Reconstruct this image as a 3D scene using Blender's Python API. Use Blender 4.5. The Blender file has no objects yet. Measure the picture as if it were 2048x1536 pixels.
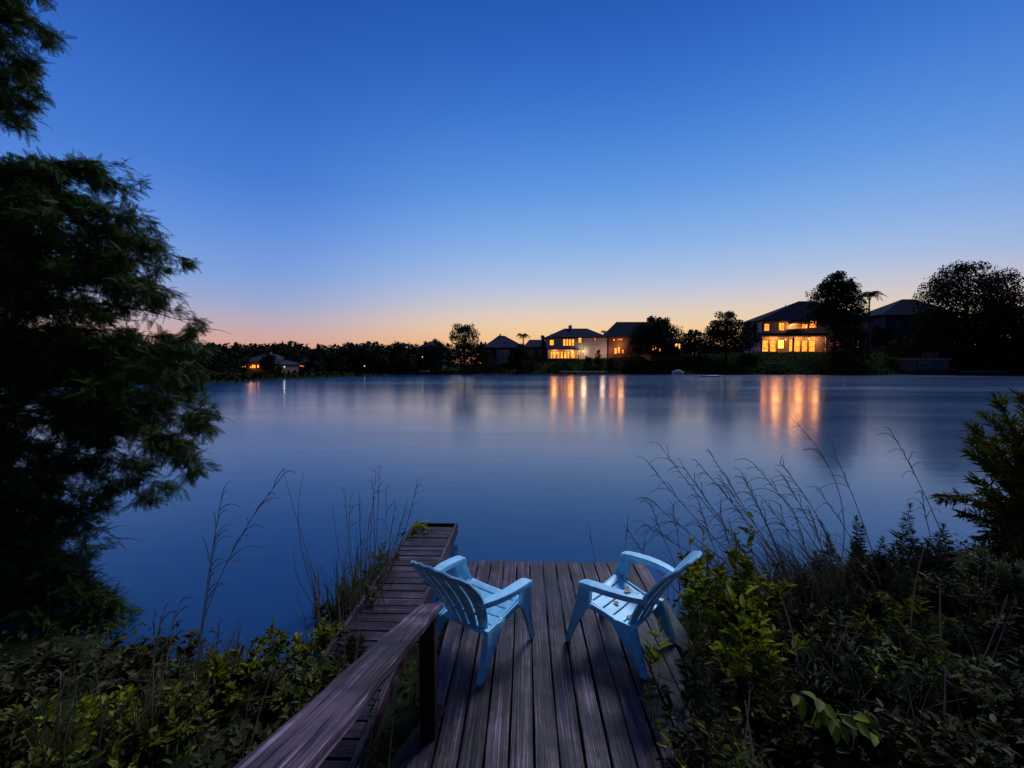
import bpy, bmesh, math, random
import numpy as np
from mathutils import Vector, Matrix
R = math.radians
rng = np.random.default_rng(7)
random.seed(7)
C = bpy.context.scene.collection
SC = bpy.context.scene

# ------------------------------------------------------------------ camera
FPX, EYE = 880.0, 2.25
PITCH, YAW = math.atan(40 / FPX), math.atan(26 / FPX)
cd = bpy.data.cameras.new('camera')
cd.sensor_width = 36.0
cd.lens = FPX / 2048 * 36.0
cd.clip_start, cd.clip_end = 0.05, 3000
cam = bpy.data.objects.new('camera', cd)
C.objects.link(cam)
cam.location = (0, 0, EYE)
cam.rotation_euler = (math.pi / 2 - PITCH, 0, YAW)
SC.camera = cam
CF = np.array([-math.sin(YAW) * math.cos(PITCH), math.cos(YAW) * math.cos(PITCH), -math.sin(PITCH)])
CR = np.array([math.cos(YAW), math.sin(YAW), 0.0])
CU = np.cross(CR, CF)
CP = np.array([0, 0, EYE])

def at(px, py, D):
    """world point seen at photo pixel (px,py) at forward depth D (layout arithmetic only)"""
    return CP + D * (CF + CR * (px - 1024) / FPX - CU * (py - 768) / FPX)

def gnd(px, py, z):
    d = CF + CR * (px - 1024) / FPX - CU * (py - 768) / FPX
    return CP + d * ((z - EYE) / d[2])

# ------------------------------------------------------------------ world: dusk sky
SC.view_settings.view_transform = 'Standard'
SC.view_settings.look = 'None'
SC.view_settings.exposure = 0.0
SC.view_settings.gamma = 1.0
SC.view_settings.use_curve_mapping = False
w = bpy.data.worlds.new('World')
SC.world = w
w.use_nodes = True
nt = w.node_tree
nt.nodes.clear()
N, L = nt.nodes.new, nt.links.new

def lin(c):
    return tuple((x / 255 / 12.92 if x / 255 <= .04045 else ((x / 255 + .055) / 1.055) ** 2.4) for x in c) + (1,)

def ramp(tree, stops, fac, interp='B_SPLINE'):
    r = tree.nodes.new('ShaderNodeValToRGB')
    r.color_ramp.interpolation = interp
    e = r.color_ramp.elements
    while len(e) > 1:
        e.remove(e[-1])
    e[0].position, e[0].color = stops[0]
    for p, c in stops[1:]:
        n = e.new(p)
        n.color = c
    tree.links.new(fac, r.inputs[0])
    return r.outputs[0]

def math_node(tree, op, a, b=None, c=None):
    m = tree.nodes.new('ShaderNodeMath')
    m.operation = op
    for i, v in enumerate((a, b, c)):
        if v is None:
            continue
        if isinstance(v, (int, float)):
            m.inputs[i].default_value = v
        else:
            tree.links.new(v, m.inputs[i])
    return m.outputs[0]

tc = N('ShaderNodeTexCoord')
sep = N('ShaderNodeSeparateXYZ')
nrm = N('ShaderNodeVectorMath'); nrm.operation = 'NORMALIZE'
L(tc.outputs['Generated'], nrm.inputs[0]); L(nrm.outputs[0], sep.inputs[0])
el = math_node(nt, 'DIVIDE', math_node(nt, 'ARCSINE', sep.outputs[2]), math.pi / 2)   # 0..1 = 0..90 deg
el = math_node(nt, 'MAXIMUM', el, 0.0)
E_ = lambda d: d / 90
warm = ramp(nt, [(0, lin((240, 156, 90))), (E_(2.6), lin((250, 192, 126))), (E_(5.2), lin((240, 210, 172))), (E_(7.8), lin((206, 202, 210))),
                 (E_(10.5), lin((172, 194, 226))), (E_(14.5), lin((138, 178, 232))), (E_(20), lin((100, 156, 226))), (E_(27), lin((66, 126, 214))),
                 (E_(34), lin((45, 101, 194))), (E_(42), lin((30, 80, 168))), (1, lin((26, 64, 146)))], el)
cool = ramp(nt, [(0, lin((214, 144, 112))), (E_(2.2), lin((216, 164, 144))), (E_(4.6), lin((190, 174, 188))), (E_(7), lin((152, 168, 208))),
                 (E_(10), lin((126, 162, 222))), (E_(15), lin((94, 142, 220))), (E_(20), lin((70, 124, 212))), (E_(28), lin((50, 102, 194))),
                 (E_(36), lin((36, 84, 172))), (E_(45), lin((25, 68, 152))), (1, lin((24, 60, 140)))], el)
hx = N('ShaderNodeCombineXYZ'); L(sep.outputs[0], hx.inputs[0]); L(sep.outputs[1], hx.inputs[1])
hn = N('ShaderNodeVectorMath'); hn.operation = 'NORMALIZE'; L(hx.outputs[0], hn.inputs[0])
dt = N('ShaderNodeVectorMath'); dt.operation = 'DOT_PRODUCT'; L(hn.outputs[0], dt.inputs[0])
GA = R(17)
dt.inputs[1].default_value = (math.sin(GA), math.cos(GA), 0)
az = N('ShaderNodeMapRange'); az.interpolation_type = 'SMOOTHSTEP'
az.inputs['From Min'].default_value = 0.66; az.inputs['From Max'].default_value = 0.995
L(dt.outputs['Value'], az.inputs['Value'])
mx = N('ShaderNodeMix'); mx.data_type = 'RGBA'
L(az.outputs[0], mx.inputs['Factor']); L(cool, mx.inputs['A']); L(warm, mx.inputs['B'])
bg = N('ShaderNodeBackground'); bg.inputs['Strength'].default_value = 1.0
L(mx.outputs['Result'], bg.inputs['Color'])
# the eastern sky, behind the viewer, is already night
d3 = N('ShaderNodeVectorMath'); d3.operation = 'DOT_PRODUCT'; L(nrm.outputs[0], d3.inputs[0]); d3.inputs[1].default_value = (0, 1, 0)
nf = N('ShaderNodeMapRange'); nf.interpolation_type = 'SMOOTHSTEP'
nf.inputs['From Min'].default_value = -.75; nf.inputs['From Max'].default_value = .42; nf.inputs['To Min'].default_value = .22; nf.inputs['To Max'].default_value = 1.0
L(d3.outputs['Value'], nf.inputs['Value']); L(nf.outputs[0], bg.inputs['Strength'])
wo = N('ShaderNodeOutputWorld'); L(bg.outputs[0], wo.inputs['Surface'])

# soft cool fill lamp, added high in front to brighten the chairs
sd = bpy.data.lights.new('fill_sun', 'SUN')
sd.energy = 2.5
sd.angle = R(20)
sd.color = (0.72, 0.86, 1.0)
fill_sun = bpy.data.objects.new('fill_sun', sd)
C.objects.link(fill_sun)
SDIR = Vector((0.34, 0.60, 0.74)).normalized()     # towards the light
fill_sun.rotation_euler = SDIR.to_track_quat('Z', 'Y').to_euler()

SC.render.engine = 'CYCLES'
SC.cycles.use_denoising = True
SC.cycles.max_bounces = 6
SC.cycles.sample_clamp_indirect = 6.0

# ------------------------------------------------------------------ object helpers
def tag(o, label=None, cat=None, group=None, kind=None):
    if label: o['label'] = label
    if cat: o['category'] = cat
    if group: o['group'] = group
    if kind: o['kind'] = kind
    return o

def empty(name, loc, label, cat, group=None, rz=0.0):
    o = bpy.data.objects.new(name, None)
    o.empty_display_size = .2
    C.objects.link(o)
    o.location = loc
    o.rotation_euler = (0, 0, rz)
    return tag(o, label, cat, group)

def link_mesh(name, me, mats, parent=None, world=False):
    o = bpy.data.objects.new(name, me)
    C.objects.link(o)
    for m in (mats if isinstance(mats, (list, tuple)) else [mats]):
        if m is not None and m.name not in [x.name for x in me.materials if x]:
            me.materials.append(m)
    if parent is not None:
        o.parent = parent
        if world:      # mesh coordinates are world coordinates; parent has no rotation
            o.location = -Vector(parent.location)
    return o

class MB:
    """collects boxes, lofts and tubes; build() links them as ONE mesh object"""
    def __init__(s): s.bm = bmesh.new()
    def box(s, c, size, rz=0, M=None, bev=0):
        r = bmesh.ops.create_cube(s.bm, size=1)
        vs = r['verts']
        m = Matrix.Translation(Vector(c)) @ Matrix.Rotation(rz, 4, 'Z') @ Matrix.Diagonal((*size, 1))
        if M is not None: m = M @ m
        bmesh.ops.transform(s.bm, matrix=m, verts=vs)
        if bev:
            es = list({e for v in vs for e in v.link_edges})
            bmesh.ops.bevel(s.bm, geom=es, offset=bev, segments=1, affect='EDGES')
        return s
    def poly(s, pts, closed_faces):
        vs = [s.bm.verts.new(Vector(p)) for p in pts]
        for f in closed_faces:
            s.bm.faces.new([vs[i] for i in f])
        return vs
    def hexa(s, bottom, top):
        """8 corner solid: 4 bottom (ccw), 4 top"""
        s.poly(list(bottom) + list(top), [(3, 2, 1, 0), (4, 5, 6, 7), (0, 1, 5, 4), (1, 2, 6, 5), (2, 3, 7, 6), (3, 0, 4, 7)])
        return s
    def loft(s, rings, smooth=True):
        vr = [[s.bm.verts.new(Vector(p)) for p in r] for r in rings]
        n = len(rings[0])
        for a, b in zip(vr[:-1], vr[1:]):
            for i in range(n):
                s.bm.faces.new((a[i], a[(i + 1) % n], b[(i + 1) % n], b[i])).smooth = smooth
        s.bm.faces.new(vr[0][::-1]); s.bm.faces.new(vr[-1])
        return s
    def tube(s, pts, rad, n=6):
        pts = [Vector(p) for p in pts]
        rr = [float(q) for q in rad] if isinstance(rad, (list, tuple)) else [float(rad)] * len(pts)
        rings = []
        for i, p in enumerate(pts):
            t = (pts[min(i + 1, len(pts) - 1)] - pts[max(i - 1, 0)]).normalized()
            a = t.orthogonal().normalized() if abs(t.z) > .95 else t.cross(Vector((0, 0, 1))).normalized()
            b = t.cross(a)
            rings.append([p + rr[i] * (math.cos(k * 2 * math.pi / n) * a + math.sin(k * 2 * math.pi / n) * b) for k in range(n)])
        return s.loft(rings)
    def build(s, name, mats, parent=None, world=False, bevel=0):
        bmesh.ops.recalc_face_normals(s.bm, faces=s.bm.faces)
        me = bpy.data.meshes.new(name)
        s.bm.to_mesh(me); s.bm.free()
        o = link_mesh(name, me, mats, parent, world)
        if bevel:
            m = o.modifiers.new('bevel', 'BEVEL'); m.width = bevel; m.segments = 2; m.limit_method = 'ANGLE'; m.angle_limit = R(35)
        return o

def mesh_np(name, V, F):
    """V (n,3), F (m,k) arrays"""
    me = bpy.data.meshes.new(name)
    V = np.asarray(V, np.float32); F = np.asarray(F, np.int32)
    k = F.shape[1]
    me.vertices.add(len(V)); me.vertices.foreach_set('co', V.ravel())
    me.loops.add(F.size); me.loops.foreach_set('vertex_index', F.ravel())
    me.polygons.add(len(F)); me.polygons.foreach_set('loop_start', np.arange(0, F.size, k, dtype=np.int32))
    me.polygons.foreach_set('loop_total', np.full(len(F), k, np.int32))
    me.update(); me.validate()
    return me

# ------------------------------------------------------------------ materials
def new_mat(name):
    m = bpy.data.materials.new(name); m.use_nodes = True
    return m, m.node_tree, m.node_tree.nodes['Principled BSDF']

def noise(t, vec, scale, detail=4, rough=.6):
    n = t.nodes.new('ShaderNodeTexNoise')
    n.inputs['Scale'].default_value = scale; n.inputs['Detail'].default_value = detail; n.inputs['Roughness'].default_value = rough
    if vec is not None: t.links.new(vec, n.inputs['Vector'])
    return n.outputs['Fac']

def mapping(t, src, scale, loc=None):
    m = t.nodes.new('ShaderNodeMapping'); m.inputs['Scale'].default_value = scale
    t.links.new(src, m.inputs['Vector'])
    if loc is not None: t.links.new(loc, m.inputs['Location'])
    return m.outputs[0]

def coord(t, which='Object'):
    return t.nodes.new('ShaderNodeTexCoord').outputs[which]

def bump(t, b, h, strength=.3, dist=.01):
    n = t.nodes.new('ShaderNodeBump'); n.inputs['Strength'].default_value = strength; n.inputs['Distance'].default_value = dist
    t.links.new(h, n.inputs['Height']); t.links.new(n.outputs[0], b.inputs['Normal'])

def mat_simple(name, c1, c2, scale=6, rough=.7, spec=.3, bmp=0, dist=.01, stretch=(1, 1, 1)):
    m, t, b = new_mat(name)
    f = noise(t, mapping(t, coord(t), stretch), scale)
    t.links.new(ramp(t, [(.3, (*c1, 1)), (.7, (*c2, 1))], f, 'LINEAR'), b.inputs['Base Color'])
    b.inputs['Roughness'].default_value = rough
    b.inputs['Specular IOR Level'].default_value = spec
    if bmp: bump(t, b, f, bmp, dist)
    return m

def mat_leaf(name, cols, rough=.55, trans=.25, spec=.14):
    """foliage: colour varies per leaf (random per island)"""
    m, t, b = new_mat(name)
    g = t.nodes.new('ShaderNodeNewGeometry')
    n = len(cols)
    col = ramp(t, [((i + .5) / n, (*c, 1)) for i, c in enumerate(cols)], g.outputs['Random Per Island'], 'LINEAR')
    t.links.new(col, b.inputs['Base Color'])
    b.inputs['Roughness'].default_value = rough
    b.inputs['Specular IOR Level'].default_value = spec
    tr = t.nodes.new('ShaderNodeBsdfTranslucent'); t.links.new(col, tr.inputs['Color'])
    mx = t.nodes.new('ShaderNodeMixShader'); mx.inputs[0].default_value = trans
    t.links.new(b.outputs[0], mx.inputs[1]); t.links.new(tr.outputs[0], mx.inputs[2])
    t.links.new(mx.outputs[0], t.nodes['Material Output'].inputs['Surface'])
    return m

def mat_emit(name, col, strength, var=0):
    m, t, b = new_mat(name)
    b.inputs['Base Color'].default_value = (.1, .08, .05, 1)
    b.inputs['Roughness'].default_value = .2
    b.inputs['Emission Strength'].default_value = strength
    if var:
        f = noise(t, coord(t), var, 2)
        t.links.new(ramp(t, [(.35, (col[0] * .55, col[1] * .4, col[2] * .3, 1)), (.6, (*col, 1))], f, 'LINEAR'), b.inputs['Emission Color'])
    else:
        b.inputs['Emission Color'].default_value = (*col, 1)
    return m

def mat_wood(name, dark, mid, light, axis=1, gscale=1.0, rough=.42):
    """weathered plank: long grain, cracks, knots, worn pale streaks; axis = grain direction in object space"""
    m, t, b = new_mat(name)
    g = t.nodes.new('ShaderNodeNewGeometry')
    rnd = g.outputs['Random Per Island']
    cx = t.nodes.new('ShaderNodeCombineXYZ')
    r1 = math_node(t, 'MULTIPLY', rnd, 37.0); r2 = math_node(t, 'MULTIPLY', rnd, 91.0)
    t.links.new(r1, cx.inputs[0]); t.links.new(r2, cx.inputs[1]); t.links.new(r1, cx.inputs[2])
    oc = coord(t)
    sc = [85 * gscale] * 3; sc[axis] = 1.7 * gscale
    fine = noise(t, mapping(t, oc, sc, cx.outputs[0]), 1.0, 5, .65)
    sc2 = [30 * gscale] * 3; sc2[axis] = .8 * gscale
    broad = noise(t, mapping(t, oc, sc2, cx.outputs[0]), 1.0, 5, .7)
    worn = noise(t, mapping(t, oc, (1.6, 1.6, 1.6), cx.outputs[0]), 1.3, 4, .65)
    s = math_node(t, 'ADD', math_node(t, 'MULTIPLY', fine, .6), math_node(t, 'MULTIPLY', broad, .4))
    base = ramp(t, [(.41, (*dark, 1)), (.47, (*mid, 1)), (.53, (*mid, 1)), (.60, (*light, 1))], s, 'LINEAR')
    vr = ramp(t, [(.36, (.28, .25, .28, 1)), (.5, (.75, .72, .75, 1)), (.64, (1.9, 1.8, 1.9, 1))], worn, 'LINEAR')
    mul = t.nodes.new('ShaderNodeMix'); mul.data_type = 'RGBA'; mul.blend_type = 'MULTIPLY'; mul.inputs['Factor'].default_value = 1
    t.links.new(base, mul.inputs['A']); t.links.new(vr, mul.inputs['B'])
    br = ramp(t, [(0, (.5, .46, .5, 1)), (1, (1.25, 1.1, 1.2, 1))], rnd, 'LINEAR')
    mul2 = t.nodes.new('ShaderNodeMix'); mul2.data_type = 'RGBA'; mul2.blend_type = 'MULTIPLY'; mul2.inputs['Factor'].default_value = 1
    t.links.new(mul.outputs['Result'], mul2.inputs['A']); t.links.new(br, mul2.inputs['B'])
    t.links.new(mul2.outputs['Result'], b.inputs['Base Color'])
    rr = t.nodes.new('ShaderNodeMapRange'); rr.inputs['To Min'].default_value = rough + .25; rr.inputs['To Max'].default_value = rough - .14
    t.links.new(math_node(t, 'ADD', math_node(t, 'MULTIPLY', fine, .5), math_node(t, 'MULTIPLY', worn, .5)), rr.inputs['Value']); rr.inputs['From Min'].default_value = .35; rr.inputs['From Max'].default_value = .65; t.links.new(rr.outputs[0], b.inputs['Roughness'])
    b.inputs['Specular IOR Level'].default_value = .22
    bump(t, b, s, 1.0, .008)
    return m

M = {}
M['wood'] = mat_wood('weathered_deck_wood', (.004, .002, .003), (.058, .030, .040), (.27, .165, .215), 1)
M['wood_x'] = mat_wood('weathered_walkway_wood', (.004, .002, .003), (.042, .022, .030), (.13, .08, .10), 0)
M['rail'] = mat_wood('weathered_rail_wood', (.005, .003, .004), (.075, .045, .058), (.30, .21, .25), 1, 1.1)
M['post'] = mat_simple('dark_post_wood', (.018, .008, .006), (.05, .024, .018), 8, .75, .2, .5, .004, (6, 6, .6))

def plastic():
    m, t, b = new_mat('pale_blue_resin')
    oc = coord(t)
    f = noise(t, oc, 9, 5, .65)
    d = noise(t, oc, 55, 3, .7)
    col = ramp(t, [(.3, (.22, .50, .66, 1)), (.5, (.36, .70, .90, 1)), (.75, (.45, .78, .95, 1))], f, 'LINEAR')
    g2 = noise(t, oc, 3.2, 6, .75)
    dd = math_node(t, 'ADD', math_node(t, 'MULTIPLY', d, .45), math_node(t, 'MULTIPLY', g2, .55))
    dirt = ramp(t, [(.50, (1, 1, 1, 1)), (.60, (.72, .70, .62, 1)), (.70, (.42, .40, .33, 1))], dd, 'LINEAR')
    mul = t.nodes.new('ShaderNodeMix'); mul.data_type = 'RGBA'; mul.blend_type = 'MULTIPLY'; mul.inputs['Factor'].default_value = 1
    t.links.new(col, mul.inputs['A']); t.links.new(dirt, mul.inputs['B']); t.links.new(mul.outputs['Result'], b.inputs['Base Color'])
    b.inputs['Roughness'].default_value = .42
    bump(t, b, d, .12, .002)
    return m
M['plastic'] = plastic()
M['cypress'] = mat_leaf('cypress_needles', [(.016, .034, .004), (.034, .06, .005), (.06, .085, .006)], trans=.3)
M['yellowleaf'] = mat_leaf('yellow_green_leaves', [(.10, .11, .006), (.32, .28, .008), (.05, .06, .005), (.16, .12, .008)], .45, .35)
M['vineleaf'] = mat_leaf('vine_leaves', [(.12, .14, .008), (.18, .18, .008), (.08, .10, .008)], .6, .3, .15)
M['brightleaf'] = mat_leaf('bright_leaves', [(.20, .24, .008), (.40, .40, .012), (.12, .15, .008), (.30, .26, .01)], .5, .35)
M['greenleaf'] = mat_leaf('green_leaves', [(.04, .06, .008), (.12, .13, .010), (.06, .05, .01), (.18, .15, .01)], .5, .3)
M['dullleaf'] = mat_leaf('dull_leaves', [(.028, .036, .010), (.06, .055, .014), (.035, .02, .01), (.09, .07, .014)], .6, .25)
M['needle'] = mat_leaf('narrow_leaves', [(.022, .032, .014), (.045, .05, .02), (.06, .045, .02)], .6, .25)
M['grass'] = mat_leaf('grass_blades', [(.07, .075, .03), (.16, .13, .06), (.24, .17, .10)], .6, .25)
M['drygrass'] = mat_leaf('dry_seed_stems', [(.16, .12, .10), (.28, .20, .16), (.06, .05, .05)], .7, .2)
M['dryleaf'] = mat_leaf('dry_leaf', [(.45, .27, .14), (.5, .32, .18)], .7, .1)
M['straw'] = mat_leaf('straw_stems', [(.30, .24, .13), (.42, .32, .20), (.18, .16, .08)], .7, .2)
M['farleaf'] = mat_leaf('far_tree_leaves', [(.008, .012, .006), (.015, .021, .009), (.022, .026, .012)], .8, .1, .1)
M['bark'] = mat_simple('bark', (.04, .028, .02), (.12, .085, .06), 20, .95, .0, .6, .01, (3, 3, .5))
M['soil'] = mat_simple('soil_and_grass', (.008, .010, .005), (.028, .034, .012), 1.2, 1.0, 0.0, .5, .05)
M['twig'] = mat_simple('twigs', (.09, .07, .06), (.2, .16, .14), 30, .8, .1)
# far buildings
M['roof'] = mat_simple('shingle_roof', (.03, .03, .045), (.055, .052, .075), 5, .95, .0, .3, .02)
M['siding'] = mat_simple('pale_siding', (.34, .34, .38), (.42, .41, .43), .6, .7, .2)
M['stucco'] = mat_simple('white_stucco', (.36, .33, .32), (.44, .41, .40), .5, .8, .2)
M['tan'] = mat_simple('tan_siding', (.38, .30, .26), (.46, .36, .30), .6, .7, .2)
M['brick'] = mat_simple('brown_brick', (.13, .065, .05), (.19, .10, .075), 4, .85, .15)
M['dim'] = mat_simple('grey_blue_wall', (.05, .06, .085), (.08, .09, .115), .6, .8, .2)
M['trim'] = mat_simple('white_trim', (.30, .29, .28), (.38, .36, .35), 3, .6, .3)
M['frame'] = mat_simple('dark_window_frame', (.05, .035, .025), (.08, .06, .04), 5, .5, .3)
M['glass_dark'] = mat_simple('unlit_glass', (.02, .03, .05), (.04, .05, .08), 2, .08, .6)
M['pane'] = mat_emit('lit_pane', (1.0, .28, .032), 3.0, .9)
M['pane_hot'] = mat_emit('bright_lit_pane', (1.0, .36, .06), 4.2)
M['pane_dim'] = mat_emit('dim_lit_pane', (1.0, .24, .04), 1.2, 1.2)
M['lamp_white'] = mat_emit('white_lamp_glow', (.9, .95, 1.0), 1.3)
M['lamp_warm'] = mat_emit('warm_lamp_glow', (1.0, .45, .12), 3.5)
M['lamp_violet'] = mat_emit('violet_lamp_glow', (.35, .2, 1.0), 2.5)
M['boat'] = mat_simple('pale_boat_hull', (.5, .55, .62), (.6, .64, .7), 3, .5, .3)
M['pink'] = mat_simple('faded_pink_plastic', (.55, .3, .34), (.66, .4, .42), 3, .5, .3)
M['red'] = mat_simple('dark_red_panel', (.08, .025, .025), (.11, .035, .03), 3, .6, .3)
M['concrete'] = mat_simple('concrete', (.08, .07, .08), (.12, .105, .11), 3, .85, .2)

def water_mat():
    m, t, b = new_mat('lake_water')
    b.inputs['Base Color'].default_value = (.010, .044, .125, 1)
    b.inputs['IOR'].default_value = 1.50
    b.inputs['Specular IOR Level'].default_value = .5
    oc = coord(t)
    # broad streaks of calmer and rippled water, long across the view
    st = noise(t, mapping(t, oc, (.025, .11, 1)), 1.0, 5, .6)
    mr = t.nodes.new('ShaderNodeMapRange')
    mr.inputs['From Min'].default_value = .35; mr.inputs['From Max'].default_value = .65
    mr.inputs['To Min'].default_value = .13; mr.inputs['To Max'].default_value = .20
    t.links.new(st, mr.inputs['Value']); t.links.new(mr.outputs[0], b.inputs['Roughness'])
    n1 = noise(t, mapping(t, oc, (.35, 1.6, 1)), 1.0, 3, .5)
    bump(t, b, n1, .12, .04)
    return m
M['water'] = water_mat()

# ------------------------------------------------------------------ terrain
WZ = -0.40
LAKE = np.array([(-1.2, 3.9), (-1.0, 4.4), (1.2, 4.5), (2.2, 4.6), (3.2, 5.3), (5, 6.0), (9, 7), (18, 9), (45, 14), (120, 25), (175, 70), (150, 108),
                 (100, 112), (62, 111), (39, 114), (16, 113), (6, 110), (-10, 106), (-20, 106), (-31, 110), (-36, 97), (-39, 82), (-43, 72), (-43, 61),
                 (-56, 48), (-60, 25), (-40, 9), (-14, 5.2), (-6, 4.3), (-3, 3.75), (-1.8, 3.7)])

def lake_sd(P):
    """signed distance to the shoreline: negative inside the lake"""
    P = np.atleast_2d(P)[:, :2]
    best = np.full(len(P), 1e9); inside = np.zeros(len(P), bool)
    n = len(LAKE)
    for i in range(n):
        a, b = LAKE[i], LAKE[(i + 1) % n]
        ab = b - a
        t = np.clip(((P - a) @ ab) / (ab @ ab), 0, 1)
        best = np.minimum(best, np.hypot(*(P - a - t[:, None] * ab).T))
        c = (a[1] > P[:, 1]) != (b[1] > P[:, 1])
        xx = a[0] + (P[:, 1] - a[1]) * (b[0] - a[0]) / (b[1] - a[1] + 1e-12)
        inside ^= c & (P[:, 0] < xx)
    return np.where(inside, -best, best)

def sstep(x, a, b):
    t = np.clip((x - a) / (b - a), 0, 1)
    return t * t * (3 - 2 * t)

def height(P):
    P = np.atleast_2d(P).astype(float)
    x, y = P[:, 0], P[:, 1]
    d = lake_sd(P)
    near = 1 - sstep(y, 14, 30)
    hn = 1.05 * sstep(d, -.3, 4.2) + .04
    hmax = np.interp(x, [-40, -14, 5, 32, 58, 120], [1.0, 1.4, 3.2, 4.6, 5.6, 6.0])
    hf = .28 * sstep(d, -.2, .5) + hmax * sstep(d, 0, 20)
    z = WZ + near * hn + (1 - near) * hf
    z += .05 * np.sin(x * 1.7 + y * .6) * np.sin(y * 1.3 - x * .4) * np.clip(d, 0, 1)
    deck = sstep(x, -2.2, -1.75) * (1 - sstep(x, 1.4, 1.9)) * sstep(y, 1.4, 2.0)
    z = np.where(deck > 0, np.minimum(z, z * (1 - deck) + deck * np.minimum(z, -.30)), z)
    z = np.where(d < 0, WZ - .02 - np.minimum(2.0, .5 * -d), z)
    return z

def gz(x, y):
    return float(height(np.array([[x, y]]))[0])

def spaced(lo, hi, near, n):
    t = np.linspace(-1, 1, n)
    s = np.sinh(t * 5.2) / np.sinh(5.2)
    c = 0
    return np.where(s < 0, near - s * (lo - near) * 1.0, near + s * (hi - near))

gx = spaced(-1500, 1500, 0, 260)
gy = np.concatenate([-np.geomspace(1500, 1, 20), np.linspace(-.8, 7, 50), np.linspace(7.3, 30, 40), np.linspace(31, 95, 40), np.linspace(96, 145, 70), np.geomspace(148, 2500, 40)])
gy = np.sort(gy)
GX, GY = np.meshgrid(gx, gy)
PP = np.stack([GX.ravel(), GY.ravel()], 1)
Z = height(PP)
V = np.column_stack([PP, Z])
nx, ny = len(gx), len(gy)
ii = (np.arange(ny - 1)[:, None] * nx + np.arange(nx - 1)[None]).ravel()
me = mesh_np('ground', V, np.stack([ii, ii + 1, ii + nx + 1, ii + nx], 1))
me.polygons.foreach_set('use_smooth', np.ones(len(me.polygons), bool))
tag(link_mesh('ground', me, M['soil']), kind='structure')
me = mesh_np('water', [(-140, -3, WZ), (260, -3, WZ), (260, 135, WZ), (-140, 135, WZ)], [(0, 1, 2, 3)])
tag(link_mesh('water', me, M['water']), kind='structure')

# ------------------------------------------------------------------ deck
DX0, DX1, DY0, DY1 = -.667, 1.36, 1.3, 4.93
deck = empty('wooden_deck', ((DX0 + DX1) / 2, 3.1, 0), 'weathered plank deck carrying the two pale blue chairs above the water', 'deck')
b = MB()
nb = 14
pw = (DX1 - DX0) / nb
for i in range(nb):
    x0 = DX0 + i * pw + .005 + random.uniform(-.0015, .0015); x1 = DX0 + (i + 1) * pw - .005 + random.uniform(-.0015, .0015)
    z = random.uniform(-.003, .003); y1 = DY1 + random.uniform(-.012, .012)
    ys = np.linspace(DY0, y1, 15)
    cup = random.uniform(-.002, .003)
    rings = []
    for y in ys:
        j = random.uniform(-.0028, .0028)
        zz = z + .0025 * math.sin(y * 2.1 + i * 2)
        c = .004
        rings.append([(x0 + j, y, zz - .036), (x1 + j, y, zz - .036), (x1 + j, y, zz - c), (x1 + j - c, y, zz), ((x0 + x1) / 2, y, zz - cup), (x0 + j + c, y, zz), (x0 + j, y, zz - c)])
    b.loft(rings, False)
b.build('planking', M['wood'], deck, True)
b = MB()
b.box(((DX0 + DX1) / 2, DY1 - .035, -.12), (DX1 - DX0 - .06, .038, .15), bev=.004)
b.build('rim_joist', M['post'], deck, True)
b = MB()
for x in np.linspace(DX0 + .05, DX1 - .05, 4):
    b.box((x, (DY0 + DY1) / 2 - .03, -.115), (.04, DY1 - DY0 - .08, .14))
b.build('joists', M['post'], deck, True)
for x in (DX0 + .12, DX1 - .12):
    for y in (4.75, 2.9):
        MB().box((x, y, -.66), (.09, .09, .94), bev=.006).build('support_post', M['post'], deck, True)
# loose kick board at the near left corner of the deck
p0, p1 = gnd(858, 1436, .03), gnd(755, 1570, .03)
d = Vector(p1 - p0); a = math.atan2(d.y, d.x)
MB().box((*((p0 + p1) / 2)[:2], -.02), (d.length + .3, .10, .05), rz=a, bev=.004).build('edge_board', M['post'], deck, True)

# ------------------------------------------------------------------ walkway
WX0, WX1, WY1, WZT = -1.65, -1.03, 6.46, -.15
wk = empty('boat_dock_walkway', ((WX0 + WX1) / 2, 4.6, WZT), 'narrow wooden walkway of cross planks running out over water left of the deck', 'walkway')
b = MB()
y = 2.4; i = 0
while y < WY1 - .1:
    z = random.uniform(-.004, .004)
    b.box(((WX0 + WX1) / 2 + random.uniform(-.006, .006), y + .066, WZT - .015 + z), (WX1 - WX0 - .05, .128, .03), rz=random.uniform(-.006, .006), bev=.004)
    y += .142
b.build('planking', M['wood_x'], wk, True)
for sx in (WX0, WX1):
    MB().box((sx, (2.4 + WY1) / 2, WZT - .075), (.04, WY1 - 2.4 + .1, .17), bev=.004).build('side_board', M['wood'], wk, True)
MB().box(((WX0 + WX1) / 2, WY1 + .045, WZT - .078), (WX1 - WX0 + .04, .036, .16), bev=.004).build('end_board', M['wood_x'], wk, True)
for x in (WX0 + .07, WX1 - .07):
    for y in (6.35, 4.6):
        MB().box((x, y, -.72), (.09, .09, .94), bev=.006).build('support_post', M['post'], wk, True)

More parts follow.
